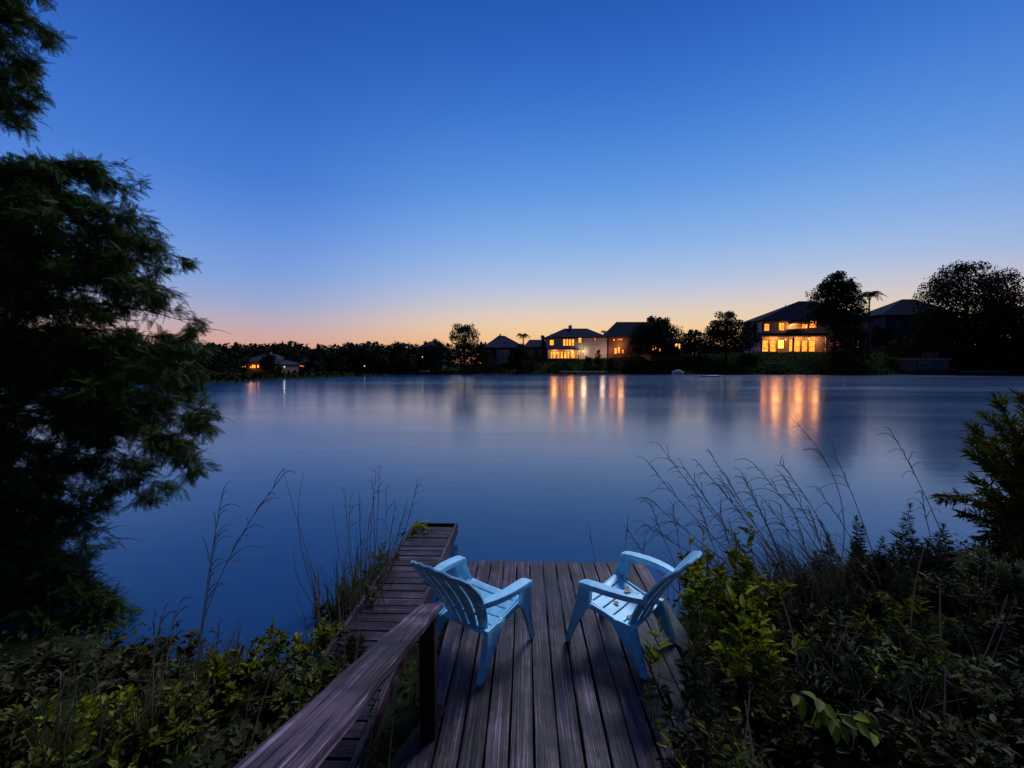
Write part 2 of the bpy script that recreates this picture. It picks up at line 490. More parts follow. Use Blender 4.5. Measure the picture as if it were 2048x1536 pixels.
# ------------------------------------------------------------------ handrail
ra, rb = Vector(at(530, 1536, .79)), Vector(at(864, 1206, 2.74))
dirv = (rb - ra).normalized()
ra2 = ra - dirv * .6
hr = empty('handrail', (rb.x, rb.y, 0), 'weathered sloping wooden handrail coming down from lower left beside the deck', 'handrail')
side = Vector((0, 0, 1)).cross(dirv).normalized()
upv = dirv.cross(side)
def rail_loft(o, wx, hz, n=16, jit=.0015, a=ra2, e=rb):
    rings = []
    for k in range(n + 1):
        p = a.lerp(e, k / n) + side * (o[0] + random.uniform(-jit, jit)) + upv * (o[1] + random.uniform(-jit, jit))
        c = .006
        rings.append([p + side * sx + upv * sz for sx, sz in ((-wx, -hz), (wx, -hz), (wx, hz - c), (wx - c, hz), (-wx + c, hz), (-wx, hz - c))])
    return rings
# local frame so that the grain follows the board
def oriented(name, rings, mat, parent):
    fr = Matrix((side, dirv, upv)).transposed().to_4x4(); fr.translation = ra2
    inv = fr.inverted()
    b = MB(); b.loft([[inv @ Vector(p) for p in r] for r in rings], False)
    o = b.build(name, mat, parent)
    o.matrix_parent_inverse = Matrix.Identity(4)
    o.matrix_local = Matrix.Translation(-Vector(parent.location)) @ fr
    return o
oriented('cap_board', rail_loft((0, -.016), .067, .016, jit=.003), M['rail'], hr)
oriented('side_rail', rail_loft((.052, -.088), .012, .022, e=rb - dirv * .06), M['rail'], hr)
for f in (.0, 1.0):
    p = ra2.lerp(rb - dirv * .10, f)
    zt = p.z - .045
    zb = gz(p.x, p.y) - .3
    MB().box((p.x - .01, p.y, (zt + zb) / 2 - .01), (.092, .092, zt - zb - .02), bev=.006).build('post', M['post'], hr, True)

# ------------------------------------------------------------------ chairs
def panel(S, acuts, tcuts, solid, thick, sub=(1, 1)):
    bm = bmesh.new(); vd = {}
    def v(i, j):
        if (i, j) not in vd: vd[(i, j)] = bm.verts.new(S(acuts[i], tcuts[j]))
        return vd[(i, j)]
    for i in range(len(acuts) - 1):
        for j in range(len(tcuts) - 1):
            if solid((acuts[i] + acuts[i + 1]) / 2, (tcuts[j] + tcuts[j + 1]) / 2):
                bm.faces.new((v(i, j), v(i + 1, j), v(i + 1, j + 1), v(i, j + 1)))
    bmesh.ops.recalc_face_normals(bm, faces=bm.faces)
    bmesh.ops.solidify(bm, geom=list(bm.faces), thickness=thick)
    return bm

def bm_obj(name, bm, mat, parent, bevel=.003):
    bmesh.ops.recalc_face_normals(bm, faces=bm.faces)
    me = bpy.data.meshes.new(name); bm.to_mesh(me); bm.free()
    for p in me.polygons: p.use_smooth = True
    o = link_mesh(name, me, mat, parent)
    if bevel:
        m = o.modifiers.new('bevel', 'BEVEL'); m.width = bevel; m.segments = 2; m.limit_method = 'ANGLE'; m.angle_limit = R(40)
    m = o.modifiers.new('wn', 'WEIGHTED_NORMAL'); m.keep_sharp = True
    return o

def chair_parts(root):
    mt = M['plastic']
    # seat: five cross slats, dished and sloping back, rolled front lip
    def seatS(a, t):
        wv = .235 + .035 * t
        u = -.17 + .43 * t
        z = .295 + .13 * t - .012 * math.sin(math.pi * t) - .035 * max(0, (t - .9) / .1) ** 2 - .012 * (1 - a * a)
        edge = max(0, abs(a) - .93) / .07
        return Vector((a * wv, u, z - .035 * edge))
    tc_ = sorted([0, .05, .95, 1.0, .975] + [x for k in range(1, 5) for x in (k * .2 - .014, k * .2 + .014)] + [k * .2 + .1 for k in range(5)])
    ac = [-1, -.965, -.93, -.84, -.6, -.3, 0, .3, .6, .84, .93, .965, 1]
    def sol(a, t):
        return not (abs(a) < .84 and any(abs(t - k * .2) < .014 for k in range(1, 5)))
    bm_obj('seat', panel(seatS, ac, tc_, sol, .014), mt, root, .002)
    # backrest: fan of six upright slats joined by cross bands, arched top
    def backS(a, t):
        wv = .185 + .125 * math.sin(min(1, t * 1.15) * math.pi / 2) - .03 * max(0, t - .8) / .2
        T = t * (1 - .17 * a * a * t)
        u = -.150 - .40 * T + .035 * math.sin(math.pi * T) + .055 * a * a
        z = .275 + .62 * T
        notch = .008 * (1 if t > .985 and any(abs(a - g) < .03 for g in gaps) else 0)
        return Vector((a * wv, u, z - notch))
    gaps = [-.667, -.333, 0, .333, .667]
    ac = sorted([-1, 1] + [x for g in gaps for x in (g - .028, g + .028)] + [-.95, .95, -.83, -.5, -.167, .167, .5, .83])
    tcv = [0, .04, .08, .16, .24, .28, .33, .42, .5, .6, .7, .78, .84, .88, .92, .96, .99, 1.0]
    def solb(a, t):
        ing = any(abs(a - g) < .028 for g in gaps)
        return not (ing and (.08 < t < .28 or .33 < t < .84))
    bm_obj('backrest', panel(backS, ac, tcv, solb, .016), mt, root, .002)
    for s in (-1, 1):
        # arm: broad flat board with a downturned skirt, curving in to the backrest
        path = [(.335, .215, .560, .036), (.338, .205, .578, .043), (.340, .17, .588, .047), (.343, .08, .594, .048), (.340, -.02, .597, .047), (.328, -.11, .597, .044),
                (.308, -.19, .594, .040), (.282, -.255, .590, .033), (.268, -.30, .586, .026)]
        bm = bmesh.new(); rings = []
        for k, (wv, u, z, hw) in enumerate(path):
            a = Vector(path[max(k - 1, 0)][:2]); e = Vector(path[min(k + 1, len(path) - 1)][:2])
            t = (e - a).normalized(); n = Vector((t.y, -t.x))
            if k == 0: n = Vector((-1, 0)) if n.x < 0 else Vector((1, 0))
            ring = []
            for q, dz in ((-1, -.036), (-1, -.006), (-.86, .003), (0, .005), (.86, .003), (1, -.006), (1, -.036), (.86, -.036), (.84, -.012), (-.84, -.012), (-.86, -.036)):
                ring.append(bm.verts.new((s * (wv + n.x * hw * q), u + n.y * hw * q, z + dz)))
            rings.append(ring)
        for A, B in zip(rings[:-1], rings[1:]):
            for i in range(len(A)):
                bm.faces.new((A[i], A[(i + 1) % len(A)], B[(i + 1) % len(A)], B[i]))
        bm.faces.new(rings[0][::-1]); bm.faces.new(rings[-1])
        bm_obj('armrest', bm, mt, root, .002)
    def leg(stations):
        """stations: z, centre w, u front, u back, thickness; channel section, open towards the inside"""
        b = MB(); rings = []
        for z, wv, uf, ub, th in stations:
            um = (uf + ub) / 2; q = (uf - ub) / 2
            rings.append([(wv + th, um + q * .8, z), (wv + th * 1.0, um + q, z), (wv - th, um + q, z), (wv - th, um + q * .8, z), (wv + th * .15, um + q * .55, z),
                          (wv + th * .15, um - q * .55, z), (wv - th, um - q * .8, z), (wv - th, um - q, z), (wv + th, um - q, z), (wv + th, um - q * .8, z), (wv + th * .62, um, z)])
        b.loft(rings)
        return b.bm
    for s in (-1, 1):
        st = [(.578, s * .338, .215, .085, s * .022), (.52, s * .332, .225, .125, s * .021), (.44, s * .318, .250, .135, s * .021), (.37, s * .300, .275, .165, s * .02), (.30, s * .290, .300, .215, s * .019),
              (.15, s * .278, .350, .295, s * .017), (.02, s * .270, .392, .348, s * .015), (0, s * .270, .388, .352, s * .013)]
        bm_obj('leg', leg(st), mt, root, .002)
        st = [(.335, s * .245, .02, -.20, s * .02), (.29, s * .252, -.03, -.215, s * .024), (.22, s * .262, -.10, -.235, s * .026), (.12, s * .262, -.185, -.265, s * .022),
              (.02, s * .262, -.25, -.302, s * .018), (0, s * .262, -.254, -.298, s * .016)]
        bm_obj('leg', leg(st), mt, root, .002)
        # side apron joining front leg, seat and rear leg
        b = MB(); rings = []
        for u, z, hh in ((-.18, .285, .03), (-.05, .325, .038), (.10, .365, .036), (.22, .395, .04)):
            wv = s * (.240 + .035 * (u + .17) / .43)
            rings.append([(wv - .005, u, z - hh), (wv + .007, u, z - hh), (wv + .007, u, z + .008), (wv - .005, u, z + .008)])
        b.loft(rings)
        bm_obj('side_apron', b.bm, mt, root, .002)

ch1 = empty('garden_chair', (-.372, 3.36, .004), 'pale blue plastic garden chair nearer the handrail, its slatted back turned to the viewer', 'chair', 'pale blue garden chairs on the deck', rz=-.5916)
chair_parts(ch1)
ch2 = ch1.copy(); C.objects.link(ch2)
for c in list(ch1.children):
    k = c.copy(); C.objects.link(k); k.parent = ch2
ch2.location = (.811, 3.457, .004); ch2.rotation_euler = (0, 0, .876)
ch2['label'] = 'pale blue plastic garden chair against the leafy shrub, with debris on its seat'

# ------------------------------------------------------------------ foliage tools
def unit(v):
    return v / (np.linalg.norm(v, axis=-1, keepdims=True) + 1e-9)

def frames(d, roll=None, updir=(0, 0, 1)):
    """rotation matrices whose y axis is d; z axis near updir, rolled about d"""
    d = unit(np.asarray(d, float)); n = len(d)
    u = np.broadcast_to(np.asarray(updir, float), d.shape)
    s = np.cross(d, u); bad = np.linalg.norm(s, axis=1) < 1e-3
    s[bad] = (1, 0, 0); s = unit(s); z = np.cross(s, d)
    if roll is not None:
        c, q = np.cos(roll)[:, None], np.sin(roll)[:, None]
        s, z = s * c + z * q, z * c - s * q
    return np.stack([s, d, z], 2)

def scatter(TV, TF, pos, rot, scale):
    TV = np.asarray(TV, float); TF = np.asarray(TF)
    scale = np.asarray(scale, float)
    if scale.ndim == 1: scale = scale[:, None].repeat(3, 1)
    P = TV[None] * scale[:, None, :]
    P = np.einsum('nij,nvj->nvi', rot, P) + pos[:, None, :]
    F = TF[None] + (np.arange(len(pos)) * len(TV))[:, None, None]
    return P.reshape(-1, 3), F.reshape(-1, TF.shape[1])

def merge(parts):
    Vs, Fs, o = [], [], 0
    for V, F in parts:
        Vs.append(V); Fs.append(F + o); o += len(V)
    return np.concatenate(Vs), np.concatenate(Fs)

LEAF = (np.array([(0, 0, 0), (.40, .22, .08), (.36, .62, .05), (0, 1, -.12), (-.36, .62, .05), (-.40, .22, .08)]), np.array([(0, 1, 2, 3), (0, 3, 4, 5)]))
LONG = (np.array([(0, 0, 0), (.5, .3, .05), (.42, .68, -.02), (0, 1, -.16), (-.42, .68, -.02), (-.5, .3, .05)]), np.array([(0, 1, 2, 3), (0, 3, 4, 5)]))

def spray_template(pairs=10, ang=58, ln=.30, droop=.25):
    V, F = [], []
    def q(a, b, w, n):
        a, b = np.array(a), np.array(b); d = b - a; s = np.cross(d, n); s = s / np.linalg.norm(s) * w
        i = len(V); m = a + d * .45
        V.extend([a, m + s * 1.25, b, m - s * 1.25]); F.append((i, i + 1, i + 2, i + 3))
    q((0, 0, 0), (0, 1, -droop), .012, (0, 0, 1))
    for k in range(pairs):
        t = (k + .7) / pairs; y = t; z = -droop * t * t
        l = ln * (1 - .55 * abs(t - .35) / .65) * (1 if k % 2 else .85)
        for s in (-1, 1):
            a = R(ang - 20 * t)
            q((0, y, z), (s * math.sin(a) * l, y + math.cos(a) * l, z - l * (.25 + .2 * (k % 3 == 0))), .024, (0, 0, 1))
    return np.array(V), np.array(F)
SPRAY = spray_template()

def curve_pts(a, b, bend, n):
    t = np.linspace(0, 1, n)[:, None]
    return a + (b - a) * t + np.asarray(bend) * (4 * t * (1 - t))

def strips(curves, widths, wdir=None):
    """flat crossed ribbons for grass; curves list of (n,3); widths (w0,w1)"""
    parts = []
    for c, (w0, w1) in zip(curves, widths):
        n = len(c); t = np.linspace(0, 1, n)
        tg = unit(np.gradient(c, axis=0))
        s0 = unit(np.cross(tg, (0.3, 1, 0.1))) if wdir is None else np.broadcast_to(unit(np.asarray(wdir, float)), tg.shape)
        hw = (w0 + (w1 - w0) * t)[:, None] / 2
        for s in (s0, unit(np.cross(tg, s0))):
            Vv = np.concatenate([c - s * hw, c + s * hw]); i = np.arange(n - 1)
            parts.append((Vv, np.stack([i, i + 1, n + i + 1, n + i], 1)))
            if wdir is not None: break
    return merge(parts)

def make_part(name, VF, mat, parent):
    V, F = VF
    me = mesh_np(name, V - np.array(parent.location), F)
    return link_mesh(name, me, mat, parent)

def shrub(name, label, cat, top, D, wpx, leafmat, stems=14, per=26, ll=.07, lw=.035, group=None, spread=1.0, droop=.0, leafT=LEAF, lowest=.15, hscale=1.0, seed=0, lean=(0, 0), root_dx=0.0):
    """a leafy plant whose top shows at photo pixel `top` when standing D metres out"""
    r = np.random.default_rng(seed + int(top[0] * 7 + top[1] * 3))
    T = at(top[0], top[1], D); x, y = T[0], T[1]
    zb = max(gz(x + root_dx, y), WZ - .25); h = max(.18, T[2] - zb) * hscale
    wid = wpx / FPX * D / 2
    root = empty(name, (x, y, zb), label, cat, group)
    sc, lp, ld, ls = [], [], [], []
    for k in range(stems):
        a = r.uniform(0, 2 * math.pi); q = math.sqrt(r.uniform(0, 1)) * spread
        hh = h * (1 - .45 * q * q) * r.uniform(.62, 1.0) if k else h
        tall = k and r.uniform() < .16
        if tall: hh *= 1.28
        if k == 0: q = 0
        base = np.array([x + root_dx + r.normal(0, wid * .18), y + r.normal(0, wid * .18), zb - .03])
        tip = np.array([x + math.cos(a) * wid * q + lean[0] * h, y + math.sin(a) * wid * q + lean[1] * h, zb + hh])
        c = curve_pts(base, tip, np.array([r.normal(0, .03), r.normal(0, .03), h * .08 * q]), 8)
        sc.append(c)
        n = int(per * r.uniform(.7, 1.2) * (.75 if tall else 1))
        t = r.uniform(lowest, 1, n) ** .8
        ix = t * 7; i0 = np.minimum(ix.astype(int), 6); f = (ix - i0)[:, None]
        p = c[i0] * (1 - f) + c[i0 + 1] * f
        tg = unit(c[i0 + 1] - c[i0])
        az_ = r.uniform(0, 2 * math.pi, n)
        out = np.stack([np.cos(az_), np.sin(az_), np.zeros(n)], 1)
        d = unit(out * r.uniform(.6, 1.1, n)[:, None] + tg * r.uniform(.35, 1.0, n)[:, None] * (.6 + .6 * t[:, None]) - np.array([0, 0, droop]))
        lp.append(p); ld.append(d); ls.append(ll * 1.15 * r.uniform(.4, 1.3, n) * (1 - .25 * (t > .93)))
    lp, ld, ls = map(np.concatenate, (lp, ld, ls))
    S = np.stack([ls * lw / ll, ls, ls], 1)
    make_part('foliage', scatter(*leafT, lp, frames(ld, r.normal(0, .5, len(lp))), S), leafmat, root)
    make_part('stems', strips(sc, [(.007, .002)] * len(sc)), M['twig'], root)
    return root

def plume(label, top, D, stems=3, w=.10, group='feathery narrow leaved stalks on the right bank', per=230, name='feathery_stalk', cat='plant'):
    """upright stalks densely set with narrow leaves, tapering to a tip"""
    r = np.random.default_rng(int(top[0] * 5 + top[1]))
    T = at(top[0], top[1], D); x, y = T[0], T[1]
    zb = max(gz(x, y), WZ); h = max(.3, T[2] - zb)
    root = empty(name, (x, y, zb), label, cat, group)
    sc, P, Dd, S = [], [], [], []
    for k in range(stems):
        off = np.array([r.normal(0, .10), r.normal(0, .10), 0]) if k else np.zeros(3)
        tip = np.array([x, y, zb + h * (r.uniform(.7, .93) if k else 1)]) + off * 1.4
        c = curve_pts(np.array([x, y, zb]) + off * .5, tip, (r.normal(0, .03), r.normal(0, .02), 0), 8); sc.append(c)
        n = per; t = r.uniform(.25, 1, n); ix = t * 7; i0 = np.minimum(ix.astype(int), 6); f = (ix - i0)[:, None]
        az_ = r.uniform(0, 6.283, n); out = np.stack([np.cos(az_), np.sin(az_), r.uniform(.1, .8, n) + 1.2 * (t > .93)], 1)
        P.append(c[i0] * (1 - f) + c[i0 + 1] * f); Dd.append(out); S.append(w * (.35 + .65 * (1 - ((t - .5) / .5).clip(0, 1) ** 2)) * r.uniform(.7, 1.1, n))
    P, Dd, S = map(np.concatenate, (P, Dd, S))
    make_part('foliage', scatter(*LONG, P, frames(Dd, r.normal(0, .6, len(P))), np.stack([S * .09, S, S], 1)), M['needle'], root)
    make_part('stems', strips(sc, [(.010, .003)] * len(sc)), M['twig'], root)
    return root

def grass(label, stalks, D, blades=40, bh=.5, blean=(-.1, 0), name='grass_clump', group=None, cat='grass clump', head=True, mat='drygrass', spreadb=.12, plen=.22, nb=9):
    """stalks: list of (base px, base py, tip px, tip py, bend px); heads are finger-like panicles bending over"""
    r = np.random.default_rng(int(stalks[0][0] * 3 + stalks[0][3]))
    b0 = at(stalks[0][0], stalks[0][1], D)
    zb = max(gz(b0[0], b0[1]), WZ - .1)
    root = empty(name, (b0[0], b0[1], zb), label, cat, group)
    cur, wid, hc, hw, heads = [], [], [], [], []
    for (bx, by, tx, ty, bend) in stalks:
        dj = r.normal(0, .12)
        a, b = at(bx, by, D), at(tx, ty, D + dj)
        a[2] = min(a[2], max(gz(a[0], a[1]), WZ - .1) + .02) if a[2] > zb else a[2]
        m = bend / FPX * D
        c = curve_pts(a, b, (m * CR[0], m * CR[1], abs(m) * .25), 14)
        cur.append(c); wid.append((.012, .005))
        if head:
            tdir = unit(c[-1] - c[-3])
            lean = unit(np.array([tdir[0], tdir[1], 0]) + 1e-6)
            for q in range(nb):
                s = .70 + .30 * q / (nb - 1)
                k = s * 13; i0 = min(int(k), 12); p = c[i0] + (c[i0 + 1] - c[i0]) * (k - i0)
                l = plen * r.uniform(.45, 1.5) * (1.1 - .5 * (q / (nb - 1)))
                dirn = unit(tdir * 1.0 + lean * r.uniform(.1, .7) + r.normal(0, .42, 3))
                e = p + dirn * l + np.array([0, 0, -l * r.uniform(.15, .5)])
                hc.append(curve_pts(p, e, (0, 0, l * .22), 6)); hw.append((.0062, .0040))
            heads.append(strips(hc, hw)); hc, hw = [], []
    make_part('stalks', strips(cur, wid), M[mat], root)
    for hd in heads: make_part('seed_head', hd, M['drygrass'], root)
    bl, bw = [], []
    for k in range(blades):
        st = stalks[k % len(stalks)]
        a = at(st[0], st[1], D) + np.array([r.normal(0, spreadb), r.normal(0, spreadb), 0]); a[2] = min(a[2], max(gz(a[0], a[1]), WZ - .1) + .05)
        h = bh * r.uniform(.5, 1.15)
        e = a + np.array([blean[0] * h * r.uniform(.3, 2.2) + r.normal(0, .1), r.normal(0, .12), h])
        bl.append(curve_pts(a, e, (-(e[0] - a[0]) * .25, 0, h * .10), 8)); bw.append((.012, .002))
    if bl: make_part('blades', strips(bl, bw, (.9, .35, .1)), M['grass'], root)
    return root

for lb, loc, a_ in (('dry brown leaf on the near armrest of the right chair', (-.318, -.14, .61), .4), ('dry tan leaf lying at the back of the right chair seat', (-.14, -.12, .312), 1.9), ('small dry leaf in the middle of the right chair seat', (-.05, .03, .345), 3.0)):
    q_ = Matrix.Rotation(.876, 4, 'Z') @ Vector(loc) + Vector((.811, 3.457, .004))
    V, F = scatter(*LEAF, np.zeros((1, 3)), frames(np.array([[math.cos(a_), math.sin(a_), .05]])), np.array([[.05, .075, .075]]))
    o = link_mesh('fallen_leaf', mesh_np('fallen_leaf', V, F), M['dryleaf']); o.location = q_
    tag(o, lb, 'leaf', 'dry leaves on the right chair')

# ------------------------------------------------------------------ bald cypress at the left
def cypress():
    r = np.random.default_rng(11)
    tx, ty = at(-150, 800, 6.3)[:2]
    zb = gz(tx, ty)
    root = empty('cypress_tree', (tx, ty, zb), 'big dark feathery conifer filling the left side of the view', 'tree')
    b = MB()
    H = 9.5
    tp = [(tx + .05 * math.sin(k), ty + .04 * math.cos(k * 1.3), zb - .2 + k * H / 10) for k in range(11)]
    b.tube(tp, [.26, .21, .19, .17, .155, .14, .12, .10, .08, .055, .03], 10)
    b.build('trunk', M['bark'], root, True)
    # (tip px, tip py, depth, start height as py, droop)
    tips = [(250, 330, 5.6), (285, 385, 5.8), (190, 345, 6.0), (130, 340, 5.3), (70, 352, 5.9), (20, 356, 5.4), (230, 430, 5.2), (320, 450, 5.9), (380, 522, 5.6), (330, 500, 5.3), (290, 560, 6.1),
            (345, 545, 5.9), (240, 520, 5.0), (150, 440, 4.9), (80, 430, 4.8), (370, 595, 5.6), (345, 625, 6.0), (415, 660, 5.5), (400, 700, 5.9), (300, 590, 4.9), (250, 640, 6.2), (410, 740, 5.6),
            (360, 740, 5.1), (395, 790, 5.7), (440, 862, 5.5), (420, 830, 5.2), (400, 905, 5.8), (428, 945, 5.4), (350, 880, 4.9), (340, 975, 5.6), (300, 1005, 5.3), (250, 930, 5.0),
            (210, 1030, 5.5), (238, 1080, 5.2), (190, 1120, 5.5), (150, 1060, 5.1), (120, 980, 4.8), (200, 780, 4.8), (120, 700, 4.9), (60, 600, 4.8), (140, 560, 4.8), (60, 760, 4.9), (260, 740, 5.0),
            (60, 900, 5.0), (100, 1140, 5.4), (30, 1050, 5.1), (160, 860, 4.9), (300, 820, 5.2), (200, 640, 5.1), (30, 500, 5.0), (300, 690, 5.4), (320, 760, 6.0), (230, 870, 5.9), (90, 520, 6.0), (150, 400, 6.2)]
    upper = [(112, 85, 5.4), (105, 15, 5.6), (60, 140, 5.2), (92, 190, 5.5), (80, 245, 5.3), (70, 285, 5.5), (30, 60, 5.6), (20, 205, 5.7), (40, 130, 5.9), (20, 20, 5.2)]
    lower = [(225, 1195, 4.6), (270, 1250, 4.5), (180, 1210, 4.4), (110, 1200, 4.5), (60, 1230, 4.6), (230, 1290, 4.3), (130, 1270, 4.2), (20, 1190, 4.7)]
    P, Dn, S = [], [], []
    br = MB()
    for grp, sets in ((0, tips), (1, upper), (2, lower)):
        for (px, py, D) in sets:
            e = at(px, py, D)
            if grp == 0: a = at(-150 + r.uniform(-15, 15), py + (130 if py < 380 else 40 if py < 900 else -60) + r.uniform(-30, 30), 6.3)
            elif grp == 1: a = at(-160, py - 120, 6.2)
            else: a = at(-150, py - 200, 6.2)
            ln = np.linalg.norm(e - a)
            c = curve_pts(a, e, (0, 0, .10 * ln * (1 if grp != 2 else .8)), 12)
            br.tube(c, list(np.linspace(.02, .003, 12)), 5)
            def spray_on(cv, n, sp, lo, pull):
                m_ = len(cv) - 1
                t = r.uniform(lo, 1, n); ix = t * m_; i0 = np.minimum(ix.astype(int), m_ - 1); f = (ix - i0)[:, None]
                tg = unit(cv[i0 + 1] - cv[i0]); az_ = r.uniform(0, 6.283, n)
                out = np.stack([np.cos(az_), np.sin(az_), r.normal(-.05, .55, n)], 1)
                P.append(cv[i0] * (1 - f) + cv[i0 + 1] * f + r.normal(0, sp, (n, 3)))
                Dn.append(unit(tg * pull + out)); S.append(r.uniform(.07, .17, n))
            spray_on(c, 70, .03, .55, 1.0)
            nbr = int(7 + 4.5 * ln)
            for q in range(nbr):
                t = r.uniform(.16, 1.0) ** .8; k = t * 11; i0 = min(int(k), 10)
                p0 = c[i0] + (c[i0 + 1] - c[i0]) * (k - i0)
                tg = unit(c[i0 + 1] - c[i0]); az_ = r.uniform(0, 6.283)
                side_ = np.array([math.cos(az_), math.sin(az_), r.normal(.0, .5)])
                l = r.uniform(.22, .55) * (1.1 - .55 * t) * (.75 if grp == 1 else 1)
                e2 = p0 + unit(tg * .8 + side_) * l + np.array([0, 0, -.12 * l])
                c2 = curve_pts(p0, e2, (0, 0, .08 * l), 6)
                br.tube(c2, [.006, .005, .004, .003, .002, .0015], 4)
                spray_on(c2, int(34 + 60 * l), .035, .15, .9)
    P, Dn, S = map(np.concatenate, (P, Dn, S))
    # prune the crown to its open, irregular outline, leaving gaps between limbs
    rel = P - CP; dep = rel @ CF; qx = 1024 + FPX * (rel @ CR) / dep; qy = 768 - FPX * (rel @ CU) / dep
    env = np.array([(-400, 120), (0, 108), (100, 108), (120, 90), (200, 85), (240, 55), (280, 66), (290, 2), (316, 2), (322, 262), (345, 290), (380, 292), (440, 312), (500, 340), (525, 380), (560, 320), (590, 362), (640, 408),
                    (700, 420), (760, 405), (800, 420), (860, 442), (890, 392), (940, 424), (960, 385), (1000, 320), (1020, 210), (1050, 190), (1080, 238), (1110, 190), (1150, 165), (1190, 240), (1260, 290), (1400, 290)])
    mx_ = np.interp(qy, env[:, 0], env[:, 1]) + r.normal(0, 9, len(P)) - 8 + 12 * np.sin(qy * .11)
    keep = qx < mx_
    for (ox, oy, rx, ry, pr) in ((300, 640, 75, 26, .85), (200, 655, 60, 18, .6), (50, 835, 55, 34, .8), (95, 860, 30, 22, .8), (225, 920, 22, 16, .7), (150, 965, 30, 20, .7), (330, 560, 40, 18, .6), (130, 1085, 26, 18, .7),
                             (60, 640, 40, 16, .5), (210, 470, 26, 14, .4), (120, 160, 20, 14, .6), (20, 110, 14, 14, .7)):
        keep &= ~((((qx - ox) / rx) ** 2 + ((qy - oy) / ry) ** 2 < 1) & (r.uniform(0, 1, len(P)) < pr))
    P, Dn, S = P[keep], Dn[keep], S[keep]
    make_part('crown', scatter(*SPRAY, P, frames(Dn, r.normal(0, .7, len(P))), S), M['cypress'], root)
    br.build('limbs', M['bark'], root, True)
cypress()

# ------------------------------------------------------------------ right bank plants
yg, gr, du, ne = M['yellowleaf'], M['greenleaf'], M['dullleaf'], M['needle']
SH = lambda label, top, D, w, mat, **k: shrub(k.pop('name', 'shrub'), label, k.pop('cat', 'shrub'), top, D, w, mat, **k)
SH('bushy yellow green shrub crowding the back of the right chair', (1462, 1052), 3.75, 230, yg, stems=34, per=42, ll=.085, lw=.036, spread=.9, seed=1)
SH('bright leafy plant just behind the right chair, the one touching its backrest', (1408, 1060), 3.45, 90, M['brightleaf'], stems=10, per=30, ll=.075, lw=.032, seed=2)
SH('low yellow green plant spilling over the deck edge below the leafy shrub', (1500, 1215), 3.1, 210, M['brightleaf'], stems=22, per=30, ll=.085, lw=.036, seed=3)
SH('small lime green sprig rising in front of the right chair rear leg', (1300, 1280), 2.75, 85, M['brightleaf'], stems=5, per=13, ll=.075, lw=.03, name='leafy_sprig', cat='sprig', lowest=.7)
SH('dark leafy shrub leaning over the right edge of the deck', (1405, 1275), 2.9, 200, du, stems=22, per=36, ll=.07, lw=.03)
SH('dull green bush at the foot of the tall seed grass', (1600, 1150), 4.1, 190, du, stems=24, per=44, ll=.08, lw=.022, leafT=LONG)
SH('grey green bush below the middle feathery stalks', (1720, 1120), 4.2, 220, du, stems=28, per=44, ll=.085, lw=.02, leafT=LONG)
SH('dark bush of narrow leaves left of the branching willow leaved bush', (1860, 1085), 4.1, 220, ne, stems=28, per=50, ll=.10, lw=.017)
SH('tangled dull bush in the middle of the right bank', (1680, 1235), 3.3, 260, du, stems=34, per=44, ll=.075, lw=.028, leafT=LONG)
SH('olive bush right of the tangled dull bush', (1830, 1200), 3.3, 260, gr, stems=34, per=44, ll=.075, lw=.026)
SH('dark bush at the right frame edge below the willow leaved bush', (1985, 1165), 3.3, 260, du, stems=34, per=44, ll=.08, lw=.024, leafT=LONG)
SH('low dark shrub between the deck edge and the large leaved vine', (1555, 1330), 2.7, 210, du, stems=26, per=40, ll=.06, lw=.026)
SH('dark narrow leaved shrub above the large leaved vine', (1720, 1315), 2.7, 240, ne, stems=30, per=46, ll=.08, lw=.018)
SH('green shrub above the lower right corner', (1880, 1300), 2.6, 240, gr, stems=30, per=44, ll=.065, lw=.024)
SH('dull shrub filling the lower right corner', (2010, 1340), 2.3, 260, du, stems=30, per=44, ll=.06, lw=.024, leafT=LONG)
SH('brownish low shrub right of the large leaved vine', (1880, 1440), 2.1, 240, du, stems=26, per=40, ll=.055, lw=.02, leafT=LONG)
SH('sparse twiggy shrub beside the deck at the bottom', (1400, 1420), 2.35, 150, du, stems=16, per=26, ll=.055, lw=.022)
SH('small yellow green plant hanging over the planks at the bottom edge', (1330, 1470), 2.1, 130, yg, stems=9, per=20, ll=.05, lw=.022, root_dx=.62)
SH('dark spreading bush overhanging the planks at the bottom right', (1420, 1400), 2.3, 240, du, stems=26, per=36, ll=.055, lw=.022, root_dx=.5)
SH('twiggy brown bush overhanging the planks, below the leaning shrub', (1400, 1340), 2.6, 190, ne, stems=22, per=36, ll=.06, lw=.014, root_dx=.3)
SH('green plant overhanging the planks at the very bottom', (1460, 1490), 2.0, 200, gr, stems=18, per=30, ll=.05, lw=.022, root_dx=.5)
SH('low green plant at the bottom edge below the twiggy shrub', (1480, 1480), 2.1, 150, gr, stems=16, per=28, ll=.055, lw=.024)
for i, (tp, D, lb) in enumerate([((1655, 1070), 4.5, 'feathery upright stalk nearest the tall seed grass'), ((1712, 1032), 4.6, 'tall reddish tipped feathery stalk left of the tallest one'),
                                 ((1822, 1008), 4.6, 'tallest feathery stalk, standing alone against the water'), ((1765, 1075), 4.3, 'short feathery stalk between the two tallest ones'),
                                 ((1885, 1050), 4.2, 'feathery stalk at the foot of the willow leaved bush'), ((1610, 1130), 4.4, 'lowest feathery stalk, half hidden in the seed grass')]):
    plume(lb, tp, D, stems=3 if i != 3 else 4, w=.10)
